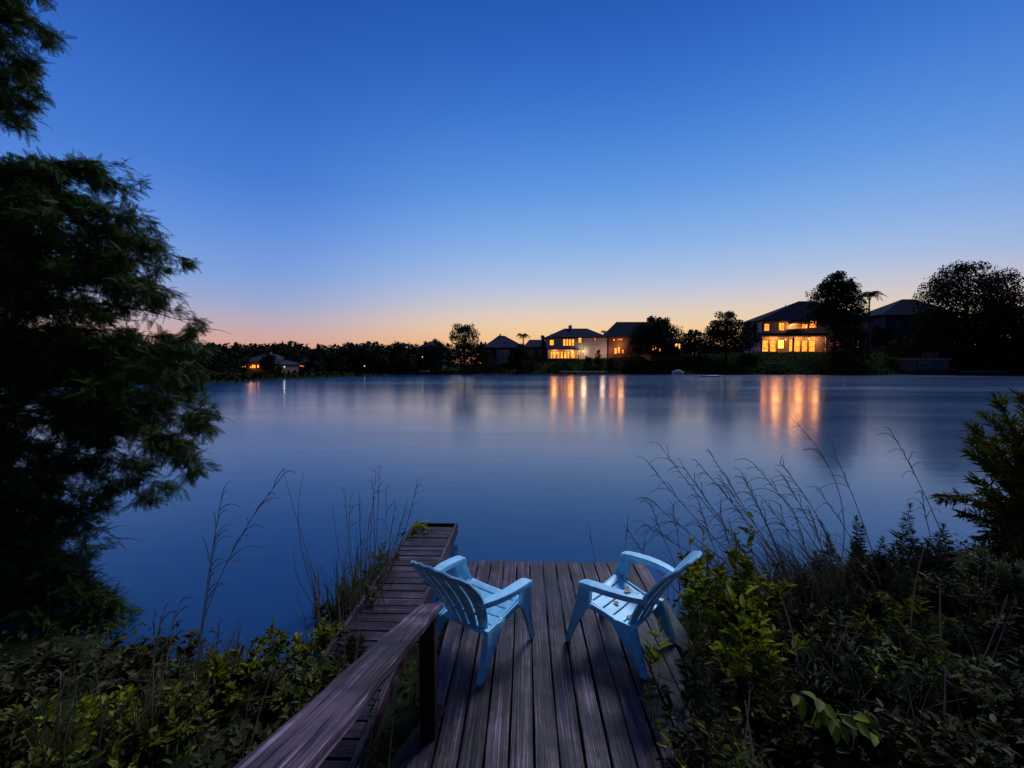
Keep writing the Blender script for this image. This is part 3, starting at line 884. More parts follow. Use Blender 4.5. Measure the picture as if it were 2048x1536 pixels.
for tp, D in (((1600, 1215), 3.6), ((1665, 1190), 3.7), ((1745, 1175), 3.6), ((1810, 1140), 3.8), ((1900, 1150), 3.5), ((1960, 1110), 3.7), ((1640, 1290), 3.0), ((1790, 1255), 3.0), ((1930, 1245), 2.9), ((2015, 1120), 3.4), ((1850, 1345), 2.4), ((1500, 1180), 3.9)):
    plume('narrow leaved feathery stalk rising out of the tangled bushes of the right bank', tp, D, stems=3, w=.13, per=150, group='feathery stalks among the right bushes')
# willow leaved bush at the right edge
def edge_bush():
    r = np.random.default_rng(5)
    x, y = at(2110, 1100, 4.3)[:2]; zb = gz(x, y)
    root = empty('willow_leaved_bush', (x, y, zb), 'tall bush with long narrow leaves reaching in from the right edge over the water', 'bush')
    tips = [(1995, 800, 4.2), (2040, 790, 4.0), (1940, 850, 4.3), (1935, 905, 4.2), (1880, 998, 4.3), (1950, 960, 4.1), (1925, 1030, 4.2), (1980, 880, 3.9), (2030, 900, 4.0), (1985, 990, 3.9), (2060, 840, 4.3), (1960, 1080, 4.1),
            (2045, 1000, 3.8), (2100, 760, 4.2), (2020, 1080, 3.8), (2100, 930, 3.9), (2020, 845, 4.4), (1975, 930, 4.4), (2000, 1040, 4.2), (1960, 1010, 4.4), (2045, 870, 4.1), (2010, 930, 4.2), (2050, 960, 4.2), (2070, 1040, 4.0), (1990, 1100, 4.1), (2040, 1110, 4.0), (1945, 880, 4.4), (1970, 830, 4.3), (2060, 900, 3.9)]
    P, Dn, S, lim = [], [], [], MB()
    for (px, py, D) in tips:
        e = at(px, py, D); a = np.array([x + r.normal(0, .06), y + r.normal(0, .06), zb + .05 + r.uniform(0, .5)])
        c = curve_pts(a, e, (0, 0, .12), 10); lim.tube(c, list(np.linspace(.014, .003, 10)), 5)
        n = 230; t = r.uniform(.2, 1, n) ** .75; ix = t * 9; i0 = np.minimum(ix.astype(int), 8); f = (ix - i0)[:, None]
        tg = unit(c[i0 + 1] - c[i0]); az_ = r.uniform(0, 6.283, n)
        out = np.stack([np.cos(az_), np.sin(az_), r.normal(.1, .5, n)], 1)
        P.append(c[i0] * (1 - f) + c[i0 + 1] * f + r.normal(0, .045, (n, 3)) * (1.3 - t[:, None])); Dn.append(unit(tg + out * .8)); S.append(r.uniform(.08, .15, n) * (1 - .2 * t))
    P, Dn, S = map(np.concatenate, (P, Dn, S))
    make_part('foliage', scatter(*LONG, P, frames(Dn, r.normal(0, .6, len(P))), np.stack([S * .13, S, S], 1)), M['greenleaf'], root)
    lim.build('limbs', M['twig'], root, True)
edge_bush()

# large leaved vine, lower right
def vine():
    r = np.random.default_rng(9)
    D = 1.95
    pts = [(1600, 1385), (1640, 1400), (1668, 1428), (1700, 1432), (1735, 1450), (1775, 1465), (1800, 1500)]
    w3 = [at(px, py, D + .03 * i) for i, (px, py) in enumerate(pts)]
    x, y = w3[-1][:2]
    root = empty('leafy_vine', (x, y, gz(x, y)), 'trailing vine with large yellow green leaves low on the right', 'vine')
    MB().tube(w3 + [np.array([x + .05, y, gz(x, y)])], .004, 5).build('stem', M['twig'], root, True)
    lv = [(1580, 1400, -.3), (1600, 1430, -.9), (1632, 1395, .9), (1620, 1440, -.5), (1655, 1470, -.6), (1680, 1460, -.2), (1660, 1420, .5), (1700, 1490, -.9), (1720, 1450, .3), (1745, 1475, 0.5), (1770, 1450, .9), (1755, 1500, -.4), (1610, 1375, 1.2), (1670, 1500, -1), (1585, 1385, 0), (1645, 1440, 0), (1690, 1425, 0), (1715, 1500, 0), (1735, 1430, 0), (1780, 1490, 0), (1625, 1470, 0), (1600, 1400, 0)]
    P, Dn, S = [], [], []
    for px, py, q in lv:
        near = min(w3, key=lambda p: np.linalg.norm(p - at(px, py, D)))
        e = at(px, py, D - .02 + r.normal(0, .03))
        d = unit(e - near + np.array([0, -.03, -.02])); P.append(near + (e - near) * .3); Dn.append(d); S.append(.075 * r.uniform(.75, 1.2))
    P, Dn, S = np.array(P), np.array(Dn), np.array(S)
    make_part('foliage', scatter(*LEAF, P, frames(Dn, r.normal(0, .5, len(P)), (0, -.75, .6)), np.stack([S * .62, S, S], 1)), M['vineleaf'], root)
vine()

# bare trailing stem across the deck edge
t_ = empty('trailing_stem', tuple(gnd(1450, 1372, .03)), 'long thin bare stem trailing from the bushes across the planks', 'stem')
MB().tube([gnd(1278, 1330, .05), gnd(1318, 1352, .03), gnd(1352, 1366, .05), gnd(1400, 1372, .06), gnd(1460, 1371, .12), at(1530, 1365, 2.9)], [.002, .003, .0035, .004, .004, .004], 5).build('main_stem', M['twig'], t_, True)
for (u, v_) in (((1318, 1352), (1336, 1338)), ((1352, 1366), (1372, 1350)), ((1300, 1340), (1302, 1322)), ((1400, 1372), (1412, 1352))):
    MB().tube([gnd(*u, .05), gnd(*v_, .07)], [.0025, .0012], 4).build('side_twig', M['twig'], t_, True)

# tall seed grasses, right
G = 'tall seed grasses leaning over the water on the right bank'
grass('tall seed grass whose heads lean farthest left over the water', [(1590, 1180, 1300, 930, -20), (1600, 1180, 1330, 905, -10), (1585, 1190, 1300, 1000, -10), (1610, 1185, 1285, 1045, -30), (1570, 1190, 1365, 930, 0)], 4.5, 60, .75, (-.45, 0), group=G, plen=.26)
grass('dense clump of seed grass stalks right behind the leafy shrub', [(1640, 1180, 1395, 925, 5), (1620, 1190, 1440, 960, 10), (1625, 1170, 1420, 905, 0), (1600, 1170, 1500, 980, 8), (1610, 1180, 1460, 1000, 6), (1600, 1160, 1480, 940, 8)], 4.4, 80, .8, (-.35, 0), group=G)
grass('seed grass with two arching heads in the middle of the right bank', [(1700, 1150, 1510, 930, 12), (1705, 1150, 1560, 925, 20), (1690, 1150, 1570, 960, 10), (1700, 1160, 1535, 1010, 0)], 4.5, 50, .65, (-.4, 0), group=G)
grass('single seed grass stalk crossing the dark tree reflection', [(1775, 1080, 1668, 905, 8), (1770, 1090, 1640, 985, 8)], 4.5, 14, .5, (-.3, 0), group=G, nb=6)
grass('thin seed grass stalk just left of the willow leaved bush', [(1925, 1100, 1785, 868, 10), (1905, 1090, 1845, 985, -10)], 4.5, 16, .45, (-.3, 0), group=G)
grass('seed grass with a drooping head below the lit house reflection', [(1660, 1200, 1585, 838, 60)], 4.9, 8, .5, (-.3, 0), group=G, nb=8)
grass('short thin grass beyond the right arm of the right chair', [(1395, 1180, 1300, 1005, -6), (1380, 1190, 1345, 1010, 0), (1390, 1200, 1255, 1060, -10)], 4.9, 30, .55, (-.3, 0), group=G, plen=.16)
grass('pale feathery grass tangle at the foot of the seed grasses, left part', [(1500, 1200, 1400, 1010, -8), (1520, 1200, 1440, 1020, -6), (1540, 1190, 1460, 1050, 0), (1560, 1190, 1470, 1075, 6)], 4.2, 110, .7, (-.4, 0), group=G, spreadb=.2)
grass('pale feathery grass tangle at the foot of the seed grasses, right part', [(1640, 1170, 1560, 1010, -6), (1660, 1170, 1590, 1030, 0), (1690, 1160, 1620, 1020, 0), (1710, 1150, 1640, 1045, 6)], 4.2, 110, .7, (-.4, 0), group=G, spreadb=.2)
grass('few dry blades poking up beyond the deck edge between the chairs', [(1245, 1150, 1255, 1040, 0), (1275, 1150, 1290, 1075, 0), (1215, 1140, 1180, 1052, -8)], 5.3, 5, .25, (0, 0), nb=4, plen=.12)
grass('wispy grass tuft at the bottom right of the deck', [(1480, 1500, 1500, 1380, 0), (1530, 1490, 1490, 1400, 0)], 2.4, 26, .35, (0, 0), head=False)
grass('wispy grass in front of the dark bushes at the lower right', [(1880, 1500, 1890, 1330, 4), (1800, 1530, 1850, 1420, 0)], 2.2, 22, .4, (.1, 0), head=False)
grass('pale arching grass blades high in the right bushes', [(1830, 1190, 1850, 1090, -12), (1940, 1200, 1975, 1110, 10)], 3.2, 30, .4, (.1, 0), head=False)

grass('long curved dead stalk standing out of the dark bushes at the right', [(1935, 1250, 2015, 1190, 6), (1960, 1290, 2025, 1215, 0), (1900, 1240, 1880, 1170, -4)], 2.7, 18, .4, (.2, 0), head=False)
grass('pale dead stems crossing in the middle of the right bushes', [(1600, 1330, 1560, 1190, 10), (1640, 1310, 1700, 1240, 0), (1560, 1330, 1540, 1240, 4)], 2.9, 26, .4, (-.2, 0), head=False)
grass('dry grass between the leafy shrub and the tall seed grasses', [(1560, 1240, 1500, 1075, -8), (1570, 1250, 1530, 1095, 0), (1590, 1240, 1560, 1100, 6)], 3.9, 60, .55, (-.25, 0), nb=5, plen=.14)
# ------------------------------------------------------------------ left bank plants
SHL = SH
SHL('bright green plant growing up at the far end of the walkway', (838, 1030), 6.3, 62, M['brightleaf'], stems=12, per=22, ll=.10, lw=.05)
SHL('brown green plant against the far end of the walkway, below the bright one', (822, 1062), 6.1, 60, gr, stems=12, per=24, ll=.09, lw=.04)
SHL('leafy plant climbing the walkway left side at mid length', (765, 1085), 5.3, 80, gr, stems=14, per=30, ll=.08, lw=.035)
SHL('dark leafy plant beside the walkway below the reeds', (712, 1140), 4.9, 100, gr, stems=18, per=34, ll=.075, lw=.034)
SHL('bushy dark plant at the foot of the dry reeds', (690, 1185), 4.6, 120, du, stems=18, per=34, ll=.075, lw=.034)
SHL('yellow green shrub beside the near part of the walkway', (650, 1250), 3.9, 150, yg, stems=18, per=34, ll=.075, lw=.036)
SHL('small upright plant with a yellow top on the left bank', (545, 1245), 3.7, 70, yg, stems=8, per=30, ll=.06, lw=.028)
SHL('dark bush beneath the upright yellow topped plant', (560, 1330), 3.2, 190, du, stems=24, per=36, ll=.06, lw=.03, leafT=LONG)
SHL('green bush left of the big rail, middle of the bank', (620, 1320), 3.1, 160, gr, stems=22, per=34, ll=.06, lw=.03)
SHL('yellow green bush in the middle of the left bank', (440, 1320), 3.2, 200, yg, stems=24, per=34, ll=.065, lw=.034)
SHL('dull bush under the low conifer branches', (300, 1290), 3.5, 220, du, stems=26, per=36, ll=.07, lw=.034, leafT=LONG)
SHL('dark bush at the left frame edge below the conifer', (90, 1310), 3.4, 260, du, stems=26, per=38, ll=.07, lw=.034, leafT=LONG)
SHL('rounded bright bush in the lower left', (170, 1400), 2.6, 200, M['brightleaf'], stems=20, per=34, ll=.055, lw=.034)
SHL('dark shrub left of the rounded bright bush', (30, 1420), 2.5, 180, gr, stems=24, per=34, ll=.055, lw=.03)
SHL('green shrub right of the rounded bright bush', (330, 1400), 2.6, 210, gr, stems=26, per=36, ll=.055, lw=.03)
SHL('dull shrub against the lower part of the rail', (480, 1420), 2.4, 180, du, stems=24, per=34, ll=.055, lw=.028, leafT=LONG)
SHL('low yellow plant at the bottom left edge', (230, 1490), 2.05, 170, yg, stems=13, per=30, ll=.042, lw=.026)
SHL('low green plant in the lower left corner', (70, 1495), 2.05, 180, gr, stems=20, per=32, ll=.045, lw=.026)
SHL('low dark plant at the bottom edge beside the rail', (400, 1500), 2.0, 180, du, stems=20, per=32, ll=.045, lw=.026, leafT=LONG)
SHL('spindly plant growing under the rail at the left deck edge', (740, 1420), 2.2, 110, du, stems=12, per=20, ll=.045, lw=.012)
SHL('tiny bright sprig at the bottom beside the deck edge', (862, 1500), 2.05, 26, yg, stems=3, per=10, ll=.03, lw=.016)
GL = 'tall grasses and reeds on the left bank'
grass('tall grass with a one sided nodding head, left of the reeds', [(372, 1560, 560, 958, -60), (385, 1500, 430, 1090, -6), (375, 1540, 445, 985, -8)], 3.0, 26, .6, (.05, 0), group=GL, plen=.20, nb=10, spreadb=.05)
grass('pair of thin reeds standing alone in the water', [(660, 1235, 565, 935, -4), (650, 1235, 590, 1090, -22), (655, 1240, 608, 945, -30), (668, 1220, 640, 1130, 0)], 4.7, 14, .5, (-.05, 0), group=GL, head=False, spreadb=.08)
grass('dense stand of dry reeds beside the walkway', [(745, 1170, 760, 935, 0), (735, 1170, 752, 950, -3), (760, 1160, 772, 980, 4), (750, 1165, 835, 962, 10), (740, 1165, 812, 1010, 6), (715, 1170, 690, 985, -4), (725, 1170, 718, 990, 0), (735, 1180, 740, 1030, -5), (760, 1160, 790, 1010, 0),
                                                      (730, 1175, 700, 1000, -12), (748, 1165, 745, 960, 2), (770, 1150, 800, 1050, 0)], 5.0, 70, .75, (0, 0), group=GL, nb=5, plen=.16, spreadb=.16)
grass('tan reeds between the walkway and the dense dry stand, lower clump', [(700, 1250, 690, 1110, -4), (715, 1240, 722, 1090, 0), (690, 1260, 668, 1130, -6), (725, 1230, 742, 1100, 4)], 4.4, 80, .7, (0, 0), group=GL, nb=4, plen=.12, spreadb=.16)
grass('leaning dry stalk with leaves just left of the dry reeds', [(715, 1230, 665, 1008, -8), (690, 1240, 690, 1120, 0)], 4.6, 10, .4, (0, 0), group=GL, head=False, spreadb=.05)
grass('pale tuft of long blades on the lower left bank', [(265, 1560, 360, 1205, -8), (270, 1550, 330, 1215, -6), (280, 1540, 352, 1225, 4), (262, 1560, 322, 1235, 0), (300, 1560, 310, 1235, 0)], 2.6, 40, .6, (.12, 0), group=GL, mat='straw', head=True, plen=.12, nb=4, spreadb=.05)
grass('single thin blade at the lower left', [(190, 1560, 215, 1390, -2)], 2.4, 3, .35, (.1, 0), group=GL, head=False, spreadb=.03)
grass('short pale grass beside the upper end of the rail', [(690, 1300, 685, 1205, 2), (700, 1330, 715, 1180, 4)], 3.2, 14, .4, (0, 0), group=GL, head=False, spreadb=.05)
grass('long blades rising left of the rail near the bottom', [(460, 1520, 548, 1335, -10), (470, 1510, 500, 1370, -4)], 2.3, 22, .35, (.1, 0), group=GL, head=False, spreadb=.04)
grass('dry blades hanging in the gap under the rail', [(700, 1536, 760, 1380, 0), (760, 1520, 790, 1400, 0)], 2.3, 30, .35, (0, 0), group=GL, head=False, spreadb=.07)

SH('ferny dark plant crowding over the walkway left side board', (700, 1275), 3.5, 110, ne, stems=18, per=40, ll=.07, lw=.012)
SH('tangled green plant creeping over the walkway side board, further out', (738, 1180), 4.4, 90, gr, stems=16, per=32, ll=.075, lw=.03)
SH('brown leaved plant half covering the near walkway boards', (668, 1310), 3.2, 120, du, stems=18, per=34, ll=.06, lw=.02, leafT=LONG)
SH('green plant pushing against the rail from the left', (610, 1375), 2.8, 130, gr, stems=16, per=30, ll=.055, lw=.026)
grass('straw coloured tuft on the left bank, left of the pale tuft', [(120, 1560, 175, 1300, -8), (130, 1550, 150, 1330, 0), (110, 1560, 120, 1340, 4)], 2.5, 44, .55, (.1, 0), mat='straw', group=GL, plen=.1, nb=4, spreadb=.06)
grass('straw coloured grass behind the middle of the left bank', [(430, 1400, 440, 1245, -4), (460, 1400, 480, 1262, 0), (400, 1400, 392, 1265, 4)], 3.3, 44, .5, (.05, 0), group=GL, plen=.1, nb=4, spreadb=.10)
# ground cover of small leaves over the whole near bank
r = np.random.default_rng(3)
n = 42000
q = np.stack([r.uniform(-7, 7, n), r.uniform(.6, 9.5, n)], 1)
sdv = lake_sd(q); keep = (sdv > -.15) & ~((q[:, 0] > -.72) & (q[:, 0] < 1.42) & (q[:, 1] < 5)) & ~((q[:, 0] > -1.7) & (q[:, 0] < -1.0) & (q[:, 1] > 2.3))
q = q[keep]; n = len(q)
zc = height(q) + r.gamma(2, .045, n)
d = np.stack([r.normal(0, 1, n), r.normal(0, 1, n), r.uniform(-.1, 1.0, n)], 1)
s = r.uniform(.03, .075, n)
V, F = scatter(*LEAF, np.column_stack([q, zc]), frames(d, r.normal(0, .6, n)), np.stack([s * .5, s, s], 1))
tag(link_mesh('ground_cover', mesh_np('ground_cover', V, F), M['dullleaf']), kind='stuff')

# ------------------------------------------------------------------ far shore: trees
def crown_geo(w, h, seed, lobes=26, dens=16, leaf=.42, shape='round', gap=.0):
    """leaf quads clumped in uneven lobes; w,h in metres, origin at the crown's base centre"""
    r = np.random.default_rng(seed)
    P = []
    n_all = int(w * h * dens * 3.3)
    for k in range(lobes):
        a = r.uniform(0, 6.283); t = r.uniform(.05, .95)
        if shape == 'round': rad = math.sqrt(max(0, 1 - (2 * t - 1) ** 2)) * (1 if t > .3 else .9)
        elif shape == 'cone': rad = min(1, 1.25 * (1 - t)) * (1 if t > .12 else .8)
        elif shape == 'peak': rad = max(.05, 1 - t ** 1.7) ** .75
        else: rad = (1 - t ** 2.2) ** .6          # dome, widest at the foot
        q = r.uniform(.25, .86) * rad
        c = np.array([math.cos(a) * q * w / 2, math.sin(a) * q * w / 2, t * h])
        sr = r.uniform(.11, .21) * min(w, h) * (.6 + .4 * rad)
        n = max(20, int(n_all / lobes))
        g = unit(r.normal(0, 1, (n, 3))) * (r.uniform(0, 1, (n, 1)) ** .45) * sr * np.array([1, 1, .8])
        P.append(c + g)
    n = int(n_all * .8)                            # darker inner mass
    t = r.uniform(.04, .80, n); a = r.uniform(0, 6.283, n)
    rad = (np.sqrt(np.clip(1 - (2 * t - 1) ** 2, 0, 1)) if shape == 'round' else np.minimum(1, 1.2 * (1 - t)) if shape == 'cone' else (1 - t ** 1.7) ** .75 if shape == 'peak' else (1 - t ** 2.2) ** .6) * np.sqrt(r.uniform(0, 1, n)) * .86 * w / 2
    P.append(np.stack([np.cos(a) * rad, np.sin(a) * rad, t * h], 1))
    P = np.concatenate(P); n = len(P)
    s = leaf * .68 * r.uniform(.4, 1.3, n)
    return scatter(*LEAF, P, frames(r.normal(0, 1, (n, 3)), r.uniform(0, 6.28, n)), np.stack([s * .9, s, s], 1))

def far_tree(label, px, top, D, wpx, base, kind='round', group=None, crown_from=None, seed=None, name='tree', cat='tree', **k):
    """tree top at pixel row `top`, trunk foot at pixel row `base`, wpx wide, standing at depth D"""
    m = D / FPX
    foot = at(px, base, D); foot[2] = gz(foot[0], foot[1])
    topz = at(px, top, D)[2]
    H = topz - foot[2]
    z0 = H * .18 if crown_from is None else at(px, crown_from, D)[2] - foot[2]
    root = empty(name, tuple(foot), label, cat, group)
    V, F = crown_geo(wpx * m, (H - z0) * .96, seed if seed is not None else int(px), shape=kind, **k)
    V[:, 2] += z0
    link_mesh('crown', mesh_np('crown', V, F), M['farleaf'], root)
    b = MB(); rt = max(.12, wpx * m * .022)
    b.tube([(0, 0, -.5), (.1, 0, z0 * .6), (0, .1, z0 + (H - z0) * .45), (.15, 0, z0 + (H - z0) * .8)], [rt * 1.3, rt, rt * .6, rt * .2], 7)
    rr = np.random.default_rng(int(px) + 1)
    for q in range(6):
        a = rr.uniform(0, 6.283); l = wpx * m * rr.uniform(.22, .38)
        zz = z0 + (H - z0) * rr.uniform(.05, .5)
        b.tube([(0, 0, zz), (math.cos(a) * l, math.sin(a) * l, zz + l * .8)], [rt * .45, rt * .12], 5)
    b.build('trunk', M['bark'], root)
    return root

FT = far_tree
FT('round tree with see-through gaps in its crown, tallest left of the houses', 930, 645, 118, 72, 742, 'round', crown_from=700, lobes=30, dens=13, leaf=.5)
FT('broad dark tree in front of the steep roofed house', 1308, 627, 122, 128, 735, 'dome', crown_from=712, lobes=44, dens=14, leaf=.55)
FT('flat topped tree with a pale slender trunk at the waterside, mid right', 1450, 621, 120, 114, 742, 'dome', crown_from=706, lobes=46, dens=13, leaf=.55)
FT('tall peaked tree hiding the right half of the brightly lit house', 1668, 541, 122, 134, 735, 'peak', crown_from=652, lobes=70, dens=11, leaf=.62, seed=4)
FT('dark lower tree just right of the lit porch, under the tall peaked tree', 1690, 618, 121, 92, 738, 'dome', crown_from=722, lobes=34, dens=10, leaf=.55)
FT('huge spreading tree at the far right, widest on the shore', 1928, 520, 120, 196, 738, 'round', crown_from=690, lobes=90, dens=10, leaf=.65, seed=8)
FT('dark tree cut by the right edge of the frame', 2085, 580, 115, 150, 738, 'dome', crown_from=715, lobes=30, dens=12, leaf=.6)
FT('dark tree filling the gap under the huge spreading tree, left side', 1880, 622, 119, 120, 735, 'dome', crown_from=722, lobes=26, dens=12, leaf=.6)
FT('dark tree filling the gap under the huge spreading tree, right side', 1985, 590, 119, 130, 735, 'dome', crown_from=722, lobes=26, dens=12, leaf=.6)
FT('lower tree between the two waterside trees at mid right', 1388, 656, 126, 78, 738, 'dome', lobes=20, dens=12, leaf=.55)
FT('small tree just left of the brightly lit house', 1498, 642, 126, 52, 730, 'dome', lobes=16, dens=12, leaf=.5)
FT('tree behind the left end of the gabled porch house', 1762, 648, 136, 54, 730, 'dome', lobes=18, dens=12, leaf=.5)
FT('dark tree below the blue walled house at the right', 1800, 668, 118, 64, 738, 'dome', lobes=20, dens=12, leaf=.5)
FT('dark tree in front of the hipped roof house, left of the palms', 965, 690, 116, 60, 745, 'dome', lobes=20, dens=12, leaf=.5)
FT('rounded tree left of the tree with see-through gaps', 872, 677, 116, 62, 747, 'dome', lobes=22, dens=12, leaf=.5)
FT('bulky tree between the hipped roof house and the pale house', 1040, 686, 122, 54, 740, 'dome', lobes=20, dens=12, leaf=.5)
FT('thin tree in the gap behind the pale house, left one', 1088, 664, 150, 26, 725, 'dome', lobes=9, dens=14, leaf=.5)
FT('thin tree behind the pale house roof, right one of two', 1106, 663, 152, 22, 725, 'dome', lobes=9, dens=14, leaf=.5)
TL = 'trees of the low treeline along the left shore'
for (px, top, D, wd) in [(60, 700, 62, 130), (170, 690, 60, 120), (270, 696, 62, 110), (350, 690, 64, 100), (425, 688, 68, 66), (455, 696, 76, 50), (482, 683, 84, 36), (520, 696, 96, 60), (565, 687, 100, 52), (590, 697, 98, 50),
                         (615, 692, 104, 44), (643, 686, 108, 26), (665, 697, 106, 50), (700, 685, 112, 66), (735, 692, 112, 50), (765, 697, 116, 44), (800, 683, 120, 56), (832, 691, 122, 40), (850, 684, 124, 34)]:
    far_tree('dark tree standing in the low row along the left shore', px, top - 3, D, wd * 1.2, 748, 'dome', TL, crown_from=744, lobes=18, dens=10 if D > 80 else 16, leaf=.55 if D > 80 else .4)

for (px, top, D, wd, lb) in [(468, 700, 78, 30, 'dark tree left of the orange lit house'), (540, 702, 84, 44, 'dark tree between the orange lit house and its small white lamp'), (575, 706, 92, 20, 'slim dark tree right of the small white lamp on the left shore'), (632, 700, 99, 44, 'dark tree right of the violet lamp house'),
                             (662, 706, 106, 30, 'dark tree left of the row of three tiny windows'), (712, 708, 110, 26, 'dark tree left of the low white lamp'), (762, 702, 112, 54, 'dark tree right of the low white lamp'), (812, 700, 112, 60, 'dark tree left of the half hidden house'), (1022, 706, 118, 20, 'dark tree right of the screened porch')]:
    far_tree(lb, px, top, D, wd, 748, 'dome', 'dark waterside trees of the left shore', crown_from=742, lobes=16, dens=12, leaf=.5)

def palm(label, px, top, D, rpx, base):
    m = D / FPX
    foot = at(px, base, D); foot[2] = gz(foot[0], foot[1]); zt = at(px, top, D)[2] - foot[2]
    root = empty('palm_tree', tuple(foot), label, 'palm', 'palms among the far houses')
    MB().tube([(0, 0, -.5), (.1, 0, zt * .5), (.05, 0, zt - rpx * m * .3)], [.28, .2, .17], 7).build('trunk', M['bark'], root)
    r = np.random.default_rng(int(px)); parts = []
    for k in range(17):
        a = k * 2.4; l = rpx * m * r.uniform(.85, 1.15); el_ = r.uniform(-.2, 1.1)
        d = np.array([math.cos(a) * math.cos(el_), math.sin(a) * math.cos(el_), math.sin(el_)])
        c = curve_pts(np.array([.05, 0, zt - rpx * m * .3]), np.array([.05, 0, zt - rpx * m * .3]) + d * l * np.array([1, 1, .7]) + np.array([0, 0, -.35 * l]), (0, 0, .22 * l), 9)
        n = 40; t = r.uniform(.15, 1, n); ix = t * 8; i0 = np.minimum(ix.astype(int), 7); f = (ix - i0)[:, None]
        tg = unit(c[i0 + 1] - c[i0]); sd_ = np.where(r.uniform(0, 1, n) > .5, 1, -1)[:, None] * unit(np.cross(tg, (0, 0, 1)))
        dd = tg * .7 + sd_ + np.array([0, 0, -.35]); s = l * .30 * (1.1 - .7 * t)
        parts.append(scatter(*LONG, c[i0] * (1 - f) + c[i0 + 1] * f, frames(dd), np.stack([s * .10 + .05, s, s], 1)))
        parts.append(strips([c], [(.10, .04)]))
    V, F = merge(parts)
    link_mesh('crown', mesh_np('crown', V, F), M['farleaf'], root)
palm('palm with long drooping fronds at the right side of the tall peaked tree', 1734, 584, 123.5, 28, 728)
palm('palm just left of the pale house', 1046, 668, 132, 17, 725)
palm('small palm between the pale house and the steep roofed house', 1207, 662, 146, 8, 715)

SHR = 'shrubs along the far bank'
for (px, top, D, wd, lb) in [(985, 716, 112, 50, 'far bank shrub left of the screened porch'), (940, 722, 110, 50, 'far bank shrub beside the pink canoe'), (1060, 716, 118, 60, 'far bank shrub in front of the low blue roofed house'),
                             (1196, 694, 121, 22, 'spiky shrub before the white right wing of the pale house'), (1176, 706, 120, 26, 'dark shrub hiding the lower right corner of the pale house'), (1225, 716, 119, 40, 'far bank shrub below the steep roofed house'), (1260, 715, 118, 36, 'far bank shrub left of the broad dark tree'),
                             (1400, 706, 124, 60, 'dark hedge like shrub between the two waterside trees'), (1480, 712, 122, 50, 'dark shrub right of the pale slender trunk'), (1120, 722, 116, 70, 'low shrub on the slope under the pale house'),
                             (1700, 712, 122, 60, 'shrub at the foot of the tall peaked tree'), (1760, 712, 122, 60, 'shrub right of the dim lit windows'), (860, 728, 113, 60, 'waterside shrub below the rounded tree'), (1505, 700, 128, 24, 'shrub at the left end of the lit porch'),
                             (1950, 712, 116, 90, 'shrub behind the pale dock at the far right'), (2030, 712, 114, 70, 'shrub at the right frame edge by the water'), (700, 732, 113, 70, 'low shrub on the lawn left of the small white lamp'), (560, 740, 88, 50, 'waterside shrub by the orange lit house')]:
    far_tree(lb, px, top, D, wd, 745, 'dome', SHR, crown_from=746, lobes=12, dens=14, leaf=.4, name='shrub', cat='shrub')

# distant wood behind everything: nobody could count it
r = np.random.default_rng(21)
P = []
for px in np.arange(-500, 2700, 6):
    D = 185 + r.normal(0, 4) if px > 900 else 150 + r.normal(0, 4)
    if px < 450: D = 95
    top = 694 + 4 * math.sin(px * .031) + 4 * math.sin(px * .083) + r.normal(0, 1.5) if px < 1080 else 690 + 6 * math.sin(px * .027) + r.normal(0, 2)
    T = at(px, top, D); z0 = gz(T[0], T[1]) - 1; n = 160
    P.append(np.stack([T[0] + r.normal(0, 1.6, n), T[1] + r.normal(0, 2, n), z0 + (T[2] - z0) * r.uniform(0, 1, n) ** .8], 1))
P = np.concatenate(P); n = len(P); s = r.uniform(.7, 1.5, n)
V, F = scatter(*LEAF, P, frames(r.normal(0, 1, (n, 3))), np.stack([s, s, s], 1))
tag(link_mesh('distant_wood', mesh_np('distant_wood', V, F), M['farleaf']), kind='stuff')

r = np.random.default_rng(31)
n = 26000
q = np.stack([r.uniform(-50, 150, n), r.uniform(55, 136, n)], 1)
sdv = lake_sd(q); q = q[(sdv > -.1) & (sdv < 20) & (r.uniform(0, 1, n) < np.exp(-np.clip(sdv, 0, 99) / 7) + .12)]; n = len(q)
s = r.uniform(.25, .8, n)
V, F = scatter(*LEAF, np.column_stack([q, height(q) - .05]), frames(np.stack([r.normal(0, .5, n), r.normal(0, .5, n), np.ones(n)], 1), r.uniform(0, 6.28, n)), np.stack([s * .7, s, s], 1))
tag(link_mesh('bank_grass', mesh_np('bank_grass', V, F), M['soil']), kind='stuff')

